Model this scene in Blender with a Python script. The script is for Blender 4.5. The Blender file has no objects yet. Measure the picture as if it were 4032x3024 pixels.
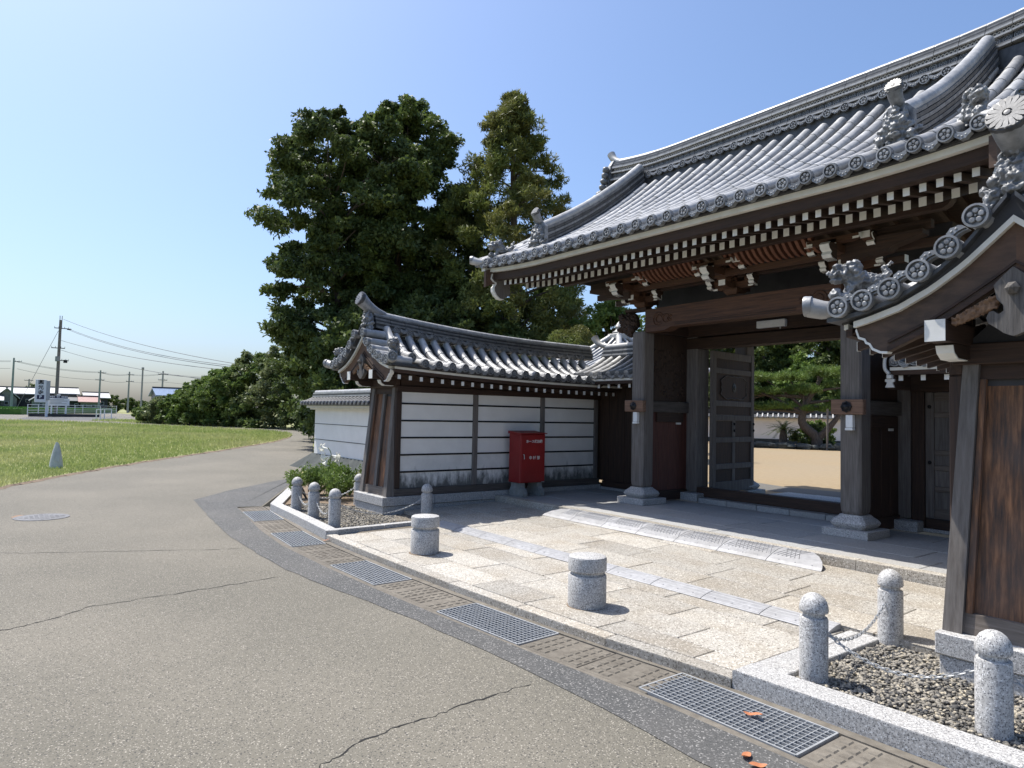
import bpy, bmesh, math, random
import numpy as np
from mathutils import Vector, Matrix

random.seed(7)
RNG = np.random.default_rng(11)
SC = bpy.context.scene
COL = SC.collection
PI = math.pi

# ------------------------------------------------------------------ camera
cam = bpy.data.cameras.new('camera')
cam.sensor_width = 36.0
cam.lens = 2700.0 / 4032.0 * 36.0
cam.clip_start = 0.05
cam.clip_end = 3000
camo = bpy.data.objects.new('camera', cam)
COL.objects.link(camo)
pitch, roll, yaw = math.radians(2.54), math.radians(1.219), math.radians(-37.2)


def _g(v):
    s, c = math.sin(yaw), math.cos(yaw)
    return Vector((-(v[0] * s + v[1] * c), v[0] * c - v[1] * s, v[2]))


F0 = Vector((0, math.cos(pitch), math.sin(pitch)))
R0 = Vector((1, 0, 0))
U0 = R0.cross(F0)
RR = _g(math.cos(roll) * R0 + math.sin(roll) * U0)
UU = _g(-math.sin(roll) * R0 + math.cos(roll) * U0)
FF = _g(F0)
mw = Matrix(((RR.x, UU.x, -FF.x, 0.0), (RR.y, UU.y, -FF.y, 0.0), (RR.z, UU.z, -FF.z, 1.7), (0, 0, 0, 1)))
camo.matrix_world = mw
SC.camera = camo

# ------------------------------------------------------------------ sky and sun
SUN_AZ = Vector((-0.944, -0.33, 0)).normalized()
SUN_EL = math.radians(62)
world = bpy.data.worlds.new('World')
SC.world = world
world.use_nodes = True
wn = world.node_tree
sky = wn.nodes.new('ShaderNodeTexSky')
sky.sky_type = 'NISHITA'
sky.sun_disc = False
sky.sun_elevation = SUN_EL
sky.sun_rotation = math.atan2(SUN_AZ.x, SUN_AZ.y)
sky.altitude = 0
sky.air_density = 1.0
sky.dust_density = 2.6
sky.ozone_density = 7.5
wn.links.new(sky.outputs[0], wn.nodes['Background'].inputs[0])
wn.nodes['Background'].inputs[1].default_value = 0.148
sl = bpy.data.lights.new('sun', 'SUN')
sl.energy = 4.9
sl.angle = math.radians(0.53)
sl.color = (1.0, 0.955, 0.88)
so = bpy.data.objects.new('sun', sl)
COL.objects.link(so)
so.location = (-20, -10, 40)
so.rotation_euler = (-(SUN_AZ * math.cos(SUN_EL) + Vector((0, 0, math.sin(SUN_EL))))).to_track_quat('-Z', 'Y').to_euler()
SC.view_settings.view_transform = 'Standard'
SC.view_settings.look = 'None'
SC.view_settings.gamma = 1
SC.view_settings.use_curve_mapping = False
SC.view_settings.exposure = 0.45

# ------------------------------------------------------------------ mesh helpers


def V3(p):
    return (float(p[0]), float(p[1]), float(p[2]))


class MB:
    """collects shapes, builds ONE mesh object"""

    def __init__(self):
        self.v = []
        self.f = []

    def add(self, vs, fs):
        b = len(self.v)
        self.v.extend(V3(p) for p in vs)
        self.f.extend(tuple(i + b for i in q) for q in fs)
        return self

    def hexa(self, p):  # p: 8 points, bottom 0-3 ccw, top 4-7
        return self.add(p, [(3, 2, 1, 0), (4, 5, 6, 7), (0, 1, 5, 4), (1, 2, 6, 5), (2, 3, 7, 6), (3, 0, 4, 7)])

    def box(self, x0, x1, y0, y1, z0, z1):
        return self.hexa([(x0, y0, z0), (x1, y0, z0), (x1, y1, z0), (x0, y1, z0), (x0, y0, z1), (x1, y0, z1), (x1, y1, z1), (x0, y1, z1)])

    def cbox(self, x0, x1, y0, y1, z0, z1, c=0.006):
        """box with chamfered edges"""
        if x0 > x1: x0, x1 = x1, x0
        if y0 > y1: y0, y1 = y1, y0
        if z0 > z1: z0, z1 = z1, z0
        c = min(c, (x1 - x0) * .45, (y1 - y0) * .45, (z1 - z0) * .45)
        vs = []
        idx = {}
        for ix in (0, 1):
            for iy in (0, 1):
                for iz in (0, 1):
                    X, Y, Z = (x0, x1)[ix], (y0, y1)[iy], (z0, z1)[iz]
                    sx, sy, sz = (c, -c)[ix], (c, -c)[iy], (c, -c)[iz]
                    for a in range(3):
                        idx[(ix, iy, iz, a)] = len(vs)
                        vs.append((X + (0 if a == 0 else sx), Y + (0 if a == 1 else sy), Z + (0 if a == 2 else sz)))
        fs = []
        I = lambda *k: idx[k]
        for s in (0, 1):
            q = [I(s, 0, 0, 0), I(s, 1, 0, 0), I(s, 1, 1, 0), I(s, 0, 1, 0)]
            fs.append(q if s else q[::-1])
            q = [I(0, s, 0, 1), I(0, s, 1, 1), I(1, s, 1, 1), I(1, s, 0, 1)]
            fs.append(q if s else q[::-1])
            q = [I(0, 0, s, 2), I(1, 0, s, 2), I(1, 1, s, 2), I(0, 1, s, 2)]
            fs.append(q if s else q[::-1])
        for a in (0, 1):
            for b in (0, 1):
                q = [I(a, b, 0, 0), I(a, b, 1, 0), I(a, b, 1, 1), I(a, b, 0, 1)]
                fs.append(q if (a ^ b) else q[::-1])
                q = [I(a, 0, b, 0), I(a, 1, b, 0), I(a, 1, b, 2), I(a, 0, b, 2)]
                fs.append(q[::-1] if (a ^ b) else q)
                q = [I(0, a, b, 1), I(1, a, b, 1), I(1, a, b, 2), I(0, a, b, 2)]
                fs.append(q if (a ^ b) else q[::-1])
        for ix in (0, 1):
            for iy in (0, 1):
                for iz in (0, 1):
                    q = [I(ix, iy, iz, 0), I(ix, iy, iz, 1), I(ix, iy, iz, 2)]
                    fs.append(q if (ix + iy + iz) % 2 else q[::-1])
        return self.add(vs, fs)

    def prism(self, pts, fn, a, b):
        """2-D outline pts extruded from a to b; fn(u, v, w) -> xyz"""
        n = len(pts)
        vs = [fn(p[0], p[1], a) for p in pts] + [fn(p[0], p[1], b) for p in pts]
        fs = [tuple(range(n))[::-1], tuple(range(n, 2 * n))]
        fs += [(i, (i + 1) % n, n + (i + 1) % n, n + i) for i in range(n)]
        return self.add(vs, fs)

    def tube(self, path, r, n=8, caps=True):
        path = [Vector(p) for p in path]
        rs = r if isinstance(r, (list, tuple)) else [r] * len(path)
        up = None
        vs = []
        for i, p in enumerate(path):
            t = (path[min(i + 1, len(path) - 1)] - path[max(i - 1, 0)])
            if t.length < 1e-9: t = Vector((0, 0, 1))
            t.normalize()
            if up is None:
                up = Vector((0, 0, 1)) if abs(t.z) < .95 else Vector((1, 0, 0))
            s = t.cross(up)
            if s.length < 1e-6: s = t.cross(Vector((0, 1, 0)))
            s.normalize()
            up = s.cross(t).normalized()
            for k in range(n):
                a = 2 * PI * k / n
                vs.append(p + (s * math.cos(a) + up * math.sin(a)) * rs[i])
        fs = []
        for i in range(len(path) - 1):
            for k in range(n):
                fs.append((i * n + k, i * n + (k + 1) % n, (i + 1) * n + (k + 1) % n, (i + 1) * n + k))
        if caps:
            fs.append(tuple(range(n))[::-1])
            fs.append(tuple(range((len(path) - 1) * n, len(path) * n)))
        return self.add(vs, fs)

    def lathe(self, prof, n=16, o=(0, 0, 0), fn=None):
        """prof: (radius, height) rows; fn maps local xyz"""
        vs, fs = [], []
        for r, h in prof:
            for k in range(n):
                a = 2 * PI * k / n
                p = (r * math.cos(a), r * math.sin(a), h)
                vs.append(fn(*p) if fn else (p[0] + o[0], p[1] + o[1], p[2] + o[2]))
        m = len(prof)
        for i in range(m - 1):
            for k in range(n):
                fs.append((i * n + k, i * n + (k + 1) % n, (i + 1) * n + (k + 1) % n, (i + 1) * n + k))
        fs.append(tuple(range(n))[::-1])
        fs.append(tuple(range((m - 1) * n, m * n)))
        return self.add(vs, fs)

    def ball(self, c, r, nu=8, nv=6, jit=0.0):
        r = r if isinstance(r, (list, tuple)) else (r, r, r)
        vs = [(c[0], c[1], c[2] - r[2])]
        for i in range(1, nv):
            th = PI * i / nv
            for k in range(nu):
                a = 2 * PI * (k + .5 * (i % 2)) / nu
                j = 1 + random.uniform(-jit, jit)
                vs.append((c[0] + r[0] * j * math.sin(th) * math.cos(a), c[1] + r[1] * j * math.sin(th) * math.sin(a), c[2] - r[2] * j * math.cos(th)))
        vs.append((c[0], c[1], c[2] + r[2]))
        fs = []
        for k in range(nu):
            fs.append((0, 1 + (k + 1) % nu, 1 + k))
            t = 1 + (nv - 2) * nu
            fs.append((t + k, t + (k + 1) % nu, len(vs) - 1))
        for i in range(nv - 2):
            for k in range(nu):
                fs.append((1 + i * nu + k, 1 + i * nu + (k + 1) % nu, 1 + (i + 1) * nu + (k + 1) % nu, 1 + (i + 1) * nu + k))
        return self.add(vs, fs)

    def grid(self, fn, nu, nv):
        vs = [fn(i / nu, j / nv) for j in range(nv + 1) for i in range(nu + 1)]
        fs = [(j * (nu + 1) + i, j * (nu + 1) + i + 1, (j + 1) * (nu + 1) + i + 1, (j + 1) * (nu + 1) + i) for j in range(nv) for i in range(nu)]
        return self.add(vs, fs)

    def xf(self, fn):
        self.v = [V3(fn(*p)) for p in self.v]
        return self

    def mesh(self, name, smooth=None, recalc=True):
        me = bpy.data.meshes.new(name)
        me.from_pydata(self.v, [], self.f)
        if recalc:
            bm = bmesh.new()
            bm.from_mesh(me)
            bmesh.ops.recalc_face_normals(bm, faces=bm.faces)
            bm.to_mesh(me)
            bm.free()
        if smooth is not None:
            me.polygons.foreach_set('use_smooth', [True] * len(me.polygons))
            me.set_sharp_from_angle(angle=math.radians(smooth))
        me.update()
        return me

    def build(self, name, mat, parent=None, smooth=None, recalc=True, loc=None, local=False):
        me = self.mesh(name, smooth, recalc)
        return place(name, me, mat, parent, loc, local=local)


def place(name, me, mat=None, parent=None, loc=None, rot=None, scale=None, local=False):
    o = bpy.data.objects.new(name, me)
    COL.objects.link(o)
    if mat is not None and len(me.materials) == 0:
        me.materials.append(mat)
    if loc is not None: o.location = loc
    if rot is not None: o.rotation_euler = rot
    if scale is not None: o.scale = scale
    if parent is not None:
        o.parent = parent
        if not local:
            o.matrix_parent_inverse = parent.matrix_basis.inverted()
    return o


def mesh_np(name, v, q, mat, parent=None, smooth=False):
    """fast mesh from numpy arrays: v (n,3), q (m,k)"""
    me = bpy.data.meshes.new(name)
    v = np.asarray(v, np.float32)
    q = np.asarray(q, np.int32)
    me.vertices.add(len(v))
    me.vertices.foreach_set('co', v.ravel())
    k = q.shape[1]
    me.loops.add(q.size)
    me.loops.foreach_set('vertex_index', q.ravel())
    me.polygons.add(len(q))
    me.polygons.foreach_set('loop_start', np.arange(0, q.size, k, dtype=np.int32))
    me.polygons.foreach_set('use_smooth', [smooth] * len(q))
    me.update(calc_edges=True)
    me.materials.append(mat)
    return place(name, me, None, parent)


def empty(name, loc=(0, 0, 0), rz=0.0):
    o = bpy.data.objects.new(name, None)
    o.empty_display_size = .2
    COL.objects.link(o)
    o.location = loc
    o.rotation_euler = (0, 0, rz)
    return o


def tag(o, label, cat, group=None, kind=None):
    if label: o['label'] = label
    if cat: o['category'] = cat
    if group: o['group'] = group
    if kind: o['kind'] = kind
    return o


def struct(o, label=None):
    o['kind'] = 'structure'
    if label: o['label'] = label
    return o


def copy_tree(o, parent=None):
    c = o.copy()
    COL.objects.link(c)
    c.parent = parent
    for ch in list(o.children):
        copy_tree(ch, c)
    return c


def lerp(a, b, t):
    return a + (b - a) * t


def interp(pts, x):
    if x <= pts[0][0]: return pts[0][1]
    for (a, b), (c, d) in zip(pts, pts[1:]):
        if x <= c:
            return b + (d - b) * (x - a) / (c - a)
    return pts[-1][1]


def smooth_pts(pts, n=6):
    """Catmull-Rom through points"""
    P = [Vector(p) for p in pts]
    P = [2 * P[0] - P[1]] + P + [2 * P[-1] - P[-2]]
    out = []
    for i in range(1, len(P) - 2):
        for k in range(n):
            t = k / n
            a, b, c, d = P[i - 1], P[i], P[i + 1], P[i + 2]
            out.append(.5 * ((2 * b) + (c - a) * t + (2 * a - 5 * b + 4 * c - d) * t * t + (-a + 3 * b - 3 * c + d) * t ** 3))
    out.append(P[-2])
    return out


# ------------------------------------------------------------------ materials
MATS = {}


def mat(name, cols, rough=.7, scale=8.0, stretch=(1, 1, 1), bump=0.0, bscale=None, detail=6, spec=.5, metal=0.0,
        vary=0.0, large=None, lscale=.5, rvar=0.0, contrast=(.3, .7), speck=None, trans=0.0, bdist=.01):
    """noise-coloured principled material.  cols: two or three colours; large: colour laid over by a big soft noise
    (amount in its 4th value); speck: (colour, scale, threshold) salt and pepper; vary: per-object brightness"""
    m = bpy.data.materials.new(name)
    m.use_nodes = True
    nt = m.node_tree
    N, L = nt.nodes, nt.links
    b = N['Principled BSDF']
    b.inputs['Roughness'].default_value = rough
    b.inputs['Metallic'].default_value = metal
    b.inputs['Specular IOR Level'].default_value = spec
    tc = N.new('ShaderNodeTexCoord')
    oi = N.new('ShaderNodeObjectInfo')
    addv = N.new('ShaderNodeVectorMath')
    addv.operation = 'MULTIPLY_ADD'
    comb = N.new('ShaderNodeCombineXYZ')
    for i in range(3): L.new(oi.outputs['Random'], comb.inputs[i])
    addv.inputs[1].default_value = (37.0, 21.0, 53.0)
    L.new(comb.outputs[0], addv.inputs[0])
    L.new(tc.outputs['Object'], addv.inputs[2])
    mp = N.new('ShaderNodeMapping')
    mp.inputs['Scale'].default_value = stretch
    L.new(addv.outputs[0], mp.inputs[0])
    nz = N.new('ShaderNodeTexNoise')
    nz.inputs['Scale'].default_value = scale
    nz.inputs['Detail'].default_value = detail
    nz.inputs['Roughness'].default_value = .62
    L.new(mp.outputs[0], nz.inputs['Vector'])
    cr = N.new('ShaderNodeValToRGB')
    cr.color_ramp.elements[0].position = contrast[0]
    cr.color_ramp.elements[1].position = contrast[1]
    cr.color_ramp.elements[0].color = (*cols[0], 1)
    cr.color_ramp.elements[1].color = (*cols[-1], 1)
    if len(cols) == 3:
        e = cr.color_ramp.elements.new(sum(contrast) / 2)
        e.color = (*cols[1], 1)
    L.new(nz.outputs[0], cr.inputs[0])
    col = cr.outputs[0]

    def mix(a, bcol, fac, blend='MIX'):
        mx = N.new('ShaderNodeMix')
        mx.data_type = 'RGBA'
        mx.blend_type = blend
        L.new(a, mx.inputs[6])
        if isinstance(bcol, tuple): mx.inputs[7].default_value = (*bcol[:3], 1)
        else: L.new(bcol, mx.inputs[7])
        if isinstance(fac, (int, float)): mx.inputs[0].default_value = fac
        else: L.new(fac, mx.inputs[0])
        return mx.outputs[2]

    def ramp(src, a, c, amt=1.0):
        mr = N.new('ShaderNodeMapRange')
        mr.inputs[1].default_value = a
        mr.inputs[2].default_value = c
        mr.inputs[3].default_value = 0
        mr.inputs[4].default_value = amt
        L.new(src, mr.inputs[0])
        return mr.outputs[0]

    if large:
        n2 = N.new('ShaderNodeTexNoise')
        n2.inputs['Scale'].default_value = lscale
        n2.inputs['Detail'].default_value = 5
        L.new(addv.outputs[0], n2.inputs['Vector'])
        col = mix(col, tuple(large[:3]), ramp(n2.outputs[0], .42, .68, large[3]))
    if speck:
        for (sc, ss, th) in (speck if isinstance(speck, list) else [speck]):
            n3 = N.new('ShaderNodeTexVoronoi')
            n3.inputs['Scale'].default_value = ss
            L.new(addv.outputs[0], n3.inputs['Vector'])
            sp = N.new('ShaderNodeSeparateColor')
            L.new(n3.outputs['Color'], sp.inputs[0])
            gt = N.new('ShaderNodeMath')
            gt.operation = 'GREATER_THAN'
            gt.inputs[1].default_value = th
            L.new(sp.outputs[0], gt.inputs[0])
            col = mix(col, sc, gt.outputs[0])
    if vary:
        mr = N.new('ShaderNodeMapRange')
        mr.inputs[3].default_value = 1 - vary
        mr.inputs[4].default_value = 1 + vary
        L.new(oi.outputs['Random'], mr.inputs[0])
        hs = N.new('ShaderNodeHueSaturation')
        L.new(mr.outputs[0], hs.inputs['Value'])
        L.new(col, hs.inputs['Color'])
        col = hs.outputs[0]
    L.new(col, b.inputs['Base Color'])
    if rvar:
        L.new(ramp(nz.outputs[0], .3, .7, 1), (r := N.new('ShaderNodeMapRange')).inputs[0])
        r.inputs[3].default_value = rough - rvar
        r.inputs[4].default_value = rough + rvar
        L.new(r.outputs[0], b.inputs['Roughness'])
    if bump:
        bn = nz
        if bscale:
            bn = N.new('ShaderNodeTexNoise')
            bn.inputs['Scale'].default_value = bscale
            bn.inputs['Detail'].default_value = 4
            L.new(mp.outputs[0], bn.inputs['Vector'])
        bp = N.new('ShaderNodeBump')
        bp.inputs['Strength'].default_value = bump
        bp.inputs['Distance'].default_value = bdist
        L.new(bn.outputs[0], bp.inputs['Height'])
        L.new(bp.outputs[0], b.inputs['Normal'])
    if trans:
        tb = N.new('ShaderNodeBsdfTranslucent')
        L.new(col, tb.inputs[0])
        ms = N.new('ShaderNodeMixShader')
        ms.inputs[0].default_value = trans
        L.new(b.outputs[0], ms.inputs[1])
        L.new(tb.outputs[0], ms.inputs[2])
        L.new(ms.outputs[0], N['Material Output'].inputs[0])
    MATS[name] = m
    return m


asphalt = mat('asphalt', [(.1, .092, .072), (.17, .156, .124)], .92, 95, bump=.8, bscale=120, detail=5, large=(.2, .18, .143, .6), lscale=.4,
              speck=[((.33, .3, .25), 170, .94), ((.07, .065, .056), 140, .9)], bdist=.004)
asphalt_dark = mat('asphalt_dark', [(.042, .043, .043), (.095, .094, .09)], .9, 70, bump=.6, bscale=110, large=(.13, .122, .11, .4), lscale=1.1,
                   speck=[((.27, .26, .245), 120, .955), ((.15, .145, .138), 110, .88)], bdist=.005)
concrete = mat('concrete', [(.12, .104, .083), (.21, .187, .152)], .9, 14, bump=.25, bscale=60, large=(.085, .074, .058, .5), lscale=1.4, vary=.12)
granite = mat('granite', [(.25, .244, .234), (.54, .528, .508)], .62, 62, bump=.1, bscale=90, contrast=(.33, .66), vary=.06,
              speck=[((.12, .12, .125), 210, .87), ((.62, .62, .61), 170, .92)])
granite_slab = mat('granite_slab', [(.25, .233, .202), (.47, .443, .395)], .75, 42, bump=.18, bscale=120, large=(.27, .225, .165, .6), lscale=1.6, vary=.17,
                   speck=[((.16, .14, .115), 120, .85), ((.58, .54, .47), 110, .93)])
granite_floor = mat('granite_floor', [(.27, .27, .265), (.42, .42, .41)], .7, 40, bump=.1, bscale=120, large=(.36, .32, .27, .4), lscale=1.1, vary=.08,
                    speck=[((.22, .22, .22), 150, .9)])
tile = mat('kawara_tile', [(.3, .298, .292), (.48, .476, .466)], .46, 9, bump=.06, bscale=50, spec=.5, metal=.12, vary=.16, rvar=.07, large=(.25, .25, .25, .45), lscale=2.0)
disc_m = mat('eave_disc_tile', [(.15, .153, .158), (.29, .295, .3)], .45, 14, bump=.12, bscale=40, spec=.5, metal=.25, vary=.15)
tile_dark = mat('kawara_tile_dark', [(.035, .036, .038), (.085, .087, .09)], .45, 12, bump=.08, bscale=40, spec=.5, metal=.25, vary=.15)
ridge_m = mat('ridge_tile', [(.1, .1, .101), (.22, .22, .22)], .48, 10, bump=.1, bscale=40, spec=.5, metal=.12, vary=.2)
oni_m = mat('ornament_tile', [(.1, .102, .105), (.27, .275, .28)], .5, 14, bump=.3, bscale=30, spec=.5, metal=.2, vary=.1)
wood_v = mat('weathered_wood_upright', [(.085, .074, .066), (.2, .183, .168)], .85, 5, (9, 9, .55), bump=.35, detail=8, large=(.13, .108, .092, .5), lscale=1.2, vary=.08)
wood_x = mat('weathered_wood_across', [(.095, .075, .06), (.2, .17, .145)], .85, 5, (.55, 9, 9), bump=.35, detail=8, vary=.08)
wood_y = mat('weathered_wood_deep', [(.05, .042, .036), (.115, .1, .088)], .85, 5, (9, .55, 9), bump=.3, detail=8, vary=.08)
brown_v = mat('brown_wood_upright', [(.022, .013, .009), (.06, .032, .02)], .75, 5, (9, 9, .5), bump=.3, detail=8, vary=.15)
brown_x = mat('brown_wood_across', [(.022, .012, .008), (.062, .032, .019)], .75, 5, (.5, 9, 9), bump=.3, detail=8, vary=.12)
brown_y = mat('brown_wood_deep', [(.022, .012, .008), (.06, .031, .019)], .75, 5, (9, .5, 9), bump=.3, detail=8, vary=.12)
rust_v = mat('sunburnt_wood', [(.03, .025, .022), (.15, .072, .036), (.36, .17, .08)], .85, 3.4, (11, 11, .28), bump=.6, detail=9, large=(.085, .076, .07, .7), lscale=1.7, vary=.1)
red_board = mat('red_brown_board', [(.06, .018, .012), (.13, .045, .03)], .7, 5, (9, 9, .5), bump=.2)
white_paint = mat('white_paint', [(.66, .65, .6), (.78, .77, .73)], .7, 12, vary=.05)
cream_paint = mat('cream_fascia', [(.64, .615, .54), (.77, .745, .67)], .7, 6, (1, 1, 1), vary=.03)
plaster = mat('white_plaster', [(.77, .75, .705), (.85, .83, .785)], .8, 2.5, bump=.03, large=(.71, .69, .65, .4), lscale=1.2)
iron = mat('black_iron', [(.012, .012, .013), (.03, .03, .032)], .45, 20, metal=.6, bump=.1)
galv = mat('galvanised_steel', [(.33, .34, .345), (.46, .47, .475)], .5, 25, metal=.4, spec=.5)
alu_plate = mat('ramp_plate', [(.27, .27, .28), (.4, .4, .41)], .55, 16, metal=.1, large=(.22, .215, .21, .5), lscale=2.5, vary=.1)
red_paint = mat('red_enamel', [(.24, .012, .012), (.3, .02, .018)], .5, 4, large=(.2, .02, .018, .5), lscale=3)
rail_white = mat('white_rail_paint', [(.68, .7, .7), (.78, .8, .8)], .5, 10)
dark_pit = mat('dark_pit', [(.01, .01, .01), (.025, .024, .022)], .95, 10)
stone_wall = mat('stone_footing', [(.025, .031, .03), (.06, .068, .065)], .9, 5, bump=.5, bscale=14, large=(.1, .105, .1, .4), lscale=2.2)
soil = mat('soil', [(.13, .095, .065), (.23, .17, .115)], .95, 16, bump=.5)
gravel_m = mat('gravel', [(.1, .093, .08), (.33, .3, .25)], .85, 3.0, contrast=(.35, .65), speck=[((.42, .37, .28), 42, .8), ((.07, .068, .065), 42.1, .72)])
grit_m = mat('grit', [(.09, .085, .075), (.17, .16, .14)], .95, 40, bump=.6)
bark = mat('bark', [(.055, .04, .03), (.15, .12, .095)], .95, 6, (5, 5, 1), bump=.7, bdist=.03)
lawn = mat('lawn_soil', [(.15, .165, .055), (.27, .275, .11)], .95, 3.2, bump=.4, large=(.33, .31, .15, .6), lscale=.16)
blade = mat('grass_blade', [(.21, .29, .075), (.42, .46, .18)], .7, .9, trans=.3, large=(.56, .52, .28, .7), lscale=.14, spec=.2)
rice = mat('rice_crop', [(.05, .13, .018), (.11, .22, .035)], .8, 1.6, bump=.5, trans=.1)
sand = mat('sand_court', [(.23, .168, .094), (.31, .235, .138)], .95, 8, bump=.2, large=(.26, .205, .132, .6), lscale=.35)


def leafmat(name, a, b, large=None, t=.34):
    return mat(name, [a, b], .55, 1.1, trans=t, large=large, lscale=.3, spec=.35, contrast=(.35, .65))


leaf_dark = leafmat('leaf_dark', (.05, .078, .022), (.13, .17, .048), (.07, .1, .04, .5))
leaf_mid = leafmat('leaf_mid', (.055, .09, .022), (.15, .2, .05), (.09, .115, .042, .5))
leaf_bright = leafmat('leaf_bright', (.075, .135, .025), (.19, .27, .06), (.14, .17, .05, .4))
leaf_cedar = leafmat('leaf_cedar', (.075, .11, .026), (.2, .235, .06), (.2, .15, .055, .5))
leaf_pine = leafmat('leaf_pine', (.075, .13, .025), (.18, .26, .06), (.12, .17, .05, .4))
leaf_grey = leafmat('leaf_grey', (.09, .125, .045), (.22, .255, .11), (.16, .17, .085, .5))
leaf_thicket = leafmat('leaf_thicket', (.065, .115, .026), (.18, .245, .065), (.12, .15, .055, .5))
beam_wood = mat('beam_wood', [(.035, .015, .008), (.11, .048, .022)], .7, 5, (.5, 9, 9), bump=.3, detail=8, vary=.1)
petal = mat('lily_petal', [(.75, .75, .68), (.85, .85, .8)], .5, 10, trans=.3)
dry_leaf = mat('dry_leaf', [(.35, .12, .05), (.55, .22, .1)], .7, 20, trans=.1)
house_wall = mat('far_wall', [(.18, .17, .16), (.3, .28, .26)], .85, 1.5)
house_dark = mat('far_dark_wall', [(.03, .03, .033), (.07, .068, .07)], .85, 1.5)
roof_pale = mat('far_roof_pale', [(.42, .41, .4), (.6, .58, .56)], .45, 3, (1, 1, 1), large=(.34, .32, .31, .5), lscale=.5, bump=.1)
roof_red = mat('far_roof_red', [(.3, .15, .13), (.42, .24, .21)], .6, 3)
roof_blue = mat('far_roof_blue', [(.09, .15, .25), (.16, .23, .36)], .4, 3)
pole_m = mat('pole_grey_brown', [(.14, .12, .105), (.24, .21, .19)], .85, 6)
pole_grey = mat('pole_concrete', [(.24, .24, .24), (.36, .36, .35)], .85, 6)
sign_blue = mat('sign_blue', [(.02, .025, .06), (.03, .035, .08)], .6, 4)
black_ink = mat('black_ink', [(.012, .012, .012), (.02, .02, .02)], .6, 4)
cone_m = mat('faded_plastic', [(.34, .36, .38), (.5, .52, .53)], .6, 9, large=(.62, .63, .62, .6), lscale=4)
mortar = mat('mortar', [(.09, .075, .058), (.17, .145, .11)], .95, 20)

# ================================================================== THE SETTING: ground, road, field, court


def sheet(name, pts, z, m):
    mb = MB()
    mb.add([(x, y, z) for x, y in pts], [tuple(range(len(pts)))])
    o = mb.build(name, m, recalc=False)
    if o.data.polygons[0].normal.z < 0:
        o.data.flip_normals()
    return struct(o)


g = MB()
for x0, x1, y0, y1 in ((-1500, -14, -1500, 1500), (8, 1500, -1500, 1500), (-14, 8, -1500, 2.4), (-14, 8, 14, 1500)):
    g.add([(x0, y0, -.03), (x1, y0, -.03), (x1, y1, -.03), (x0, y1, -.03)], [(0, 1, 2, 3)])
struct(g.build('ground', lawn, recalc=False), 'flat green ground reaching to the horizon')

G_OUT = [(-12.35, 3.47), (-11.2, 3.30), (-9.87, 3.10), (-8.59, 2.98), (-7.21, 2.98), (-6.0, 3.02), (-4.91, 3.08), (-3.86, 3.16), (-2.86, 3.25), (-1.9, 3.27), (6, 3.30)]
G_IN = [(-12.15, 3.86), (-11.2, 3.79), (-9.87, 3.68), (-8.59, 3.60), (-7.21, 3.57), (-6.0, 3.58), (-4.91, 3.62), (-3.86, 3.68), (-2.86, 3.79), (-1.9, 3.83), (6, 3.86)]
road_pts = [(40, -40), (40, 3.3)] + G_OUT[::-1] + [(-12.2, 3.85), (-14.75, 5.15), (-19.4, 7.25), (-21.5, 8.3), (-50, 19.4), (-58, 21), (-62, 23), (-190, 24), (-190, -40)]
road = sheet('road', road_pts, 0.0, asphalt)
road['label'] = 'light worn asphalt road curving away past the gate'
dk = [(-17.0, 6.18), (-16.5, 5.55), (-15.0, 4.09), (-13.65, 3.06), (-12.2, 2.88), (-10.76, 2.72), (-9.51, 2.6), (-8.24, 2.57), (-7.3, 2.58), (-6.45, 2.65), (-5.69, 2.76), (-4.98, 2.84), (-4.37, 2.89), (-3.79, 2.92), (-2.91, 2.91), (-2.21, 2.88), (-1.2, 2.85), (6, 2.8)]
dk2 = []
for (a, b), (c, d) in zip(dk, dk[1:]):
    n = max(1, int(math.hypot(c - a, d - b) / .25))
    for i in range(n):
        t = i / n
        dk2.append((a + (c - a) * t + random.uniform(-.012, .012), b + (d - b) * t + random.uniform(-.014, .014)))
sheet('resurfaced_road_strip', dk2 + [(6, 3.295)] + [(x, y - .005) for x, y in G_OUT[::-1]] + [(-12.25, 3.85), (-14.78, 5.12), (-17.2, 6.25)], .004, asphalt_dark)

# tarred cracks: thin hollow-looking seams in the road
for pts in ([(-6.30, -.4), (-6.44, .13), (-6.53, .36), (-6.81, .76), (-6.86, 1.23), (-6.92, 1.75), (-7.02, 2.52)],
            [(-3.12, 1.1), (-3.2, 1.35), (-3.33, 1.6), (-3.36, 1.94), (-3.41, 2.28), (-3.42, 2.85)],
            [(-9.9, .0), (-9.61, .41), (-9.13, 1.47), (-8.76, 2.25), (-8.7, 2.55)]):
    P = []
    for (a, b), (c, d) in zip(pts, pts[1:]):
        for i in range(9):
            t = i / 9
            P.append((a + (c - a) * t + random.gauss(0, .012), b + (d - b) * t + random.gauss(0, .012)))
    w = [abs(random.gauss(.0035, .0025)) + .0012 for _ in P]
    mb = MB()
    for i in range(len(P) - 1):
        mb.add([(P[i][0] - w[i], P[i][1], .002), (P[i][0] + w[i], P[i][1], .002), (P[i + 1][0] + w[i + 1], P[i + 1][1], .002), (P[i + 1][0] - w[i + 1], P[i + 1][1], .002)], [(0, 1, 2, 3)])
    struct(mb.build('road_crack', dark_pit, recalc=False))

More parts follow.
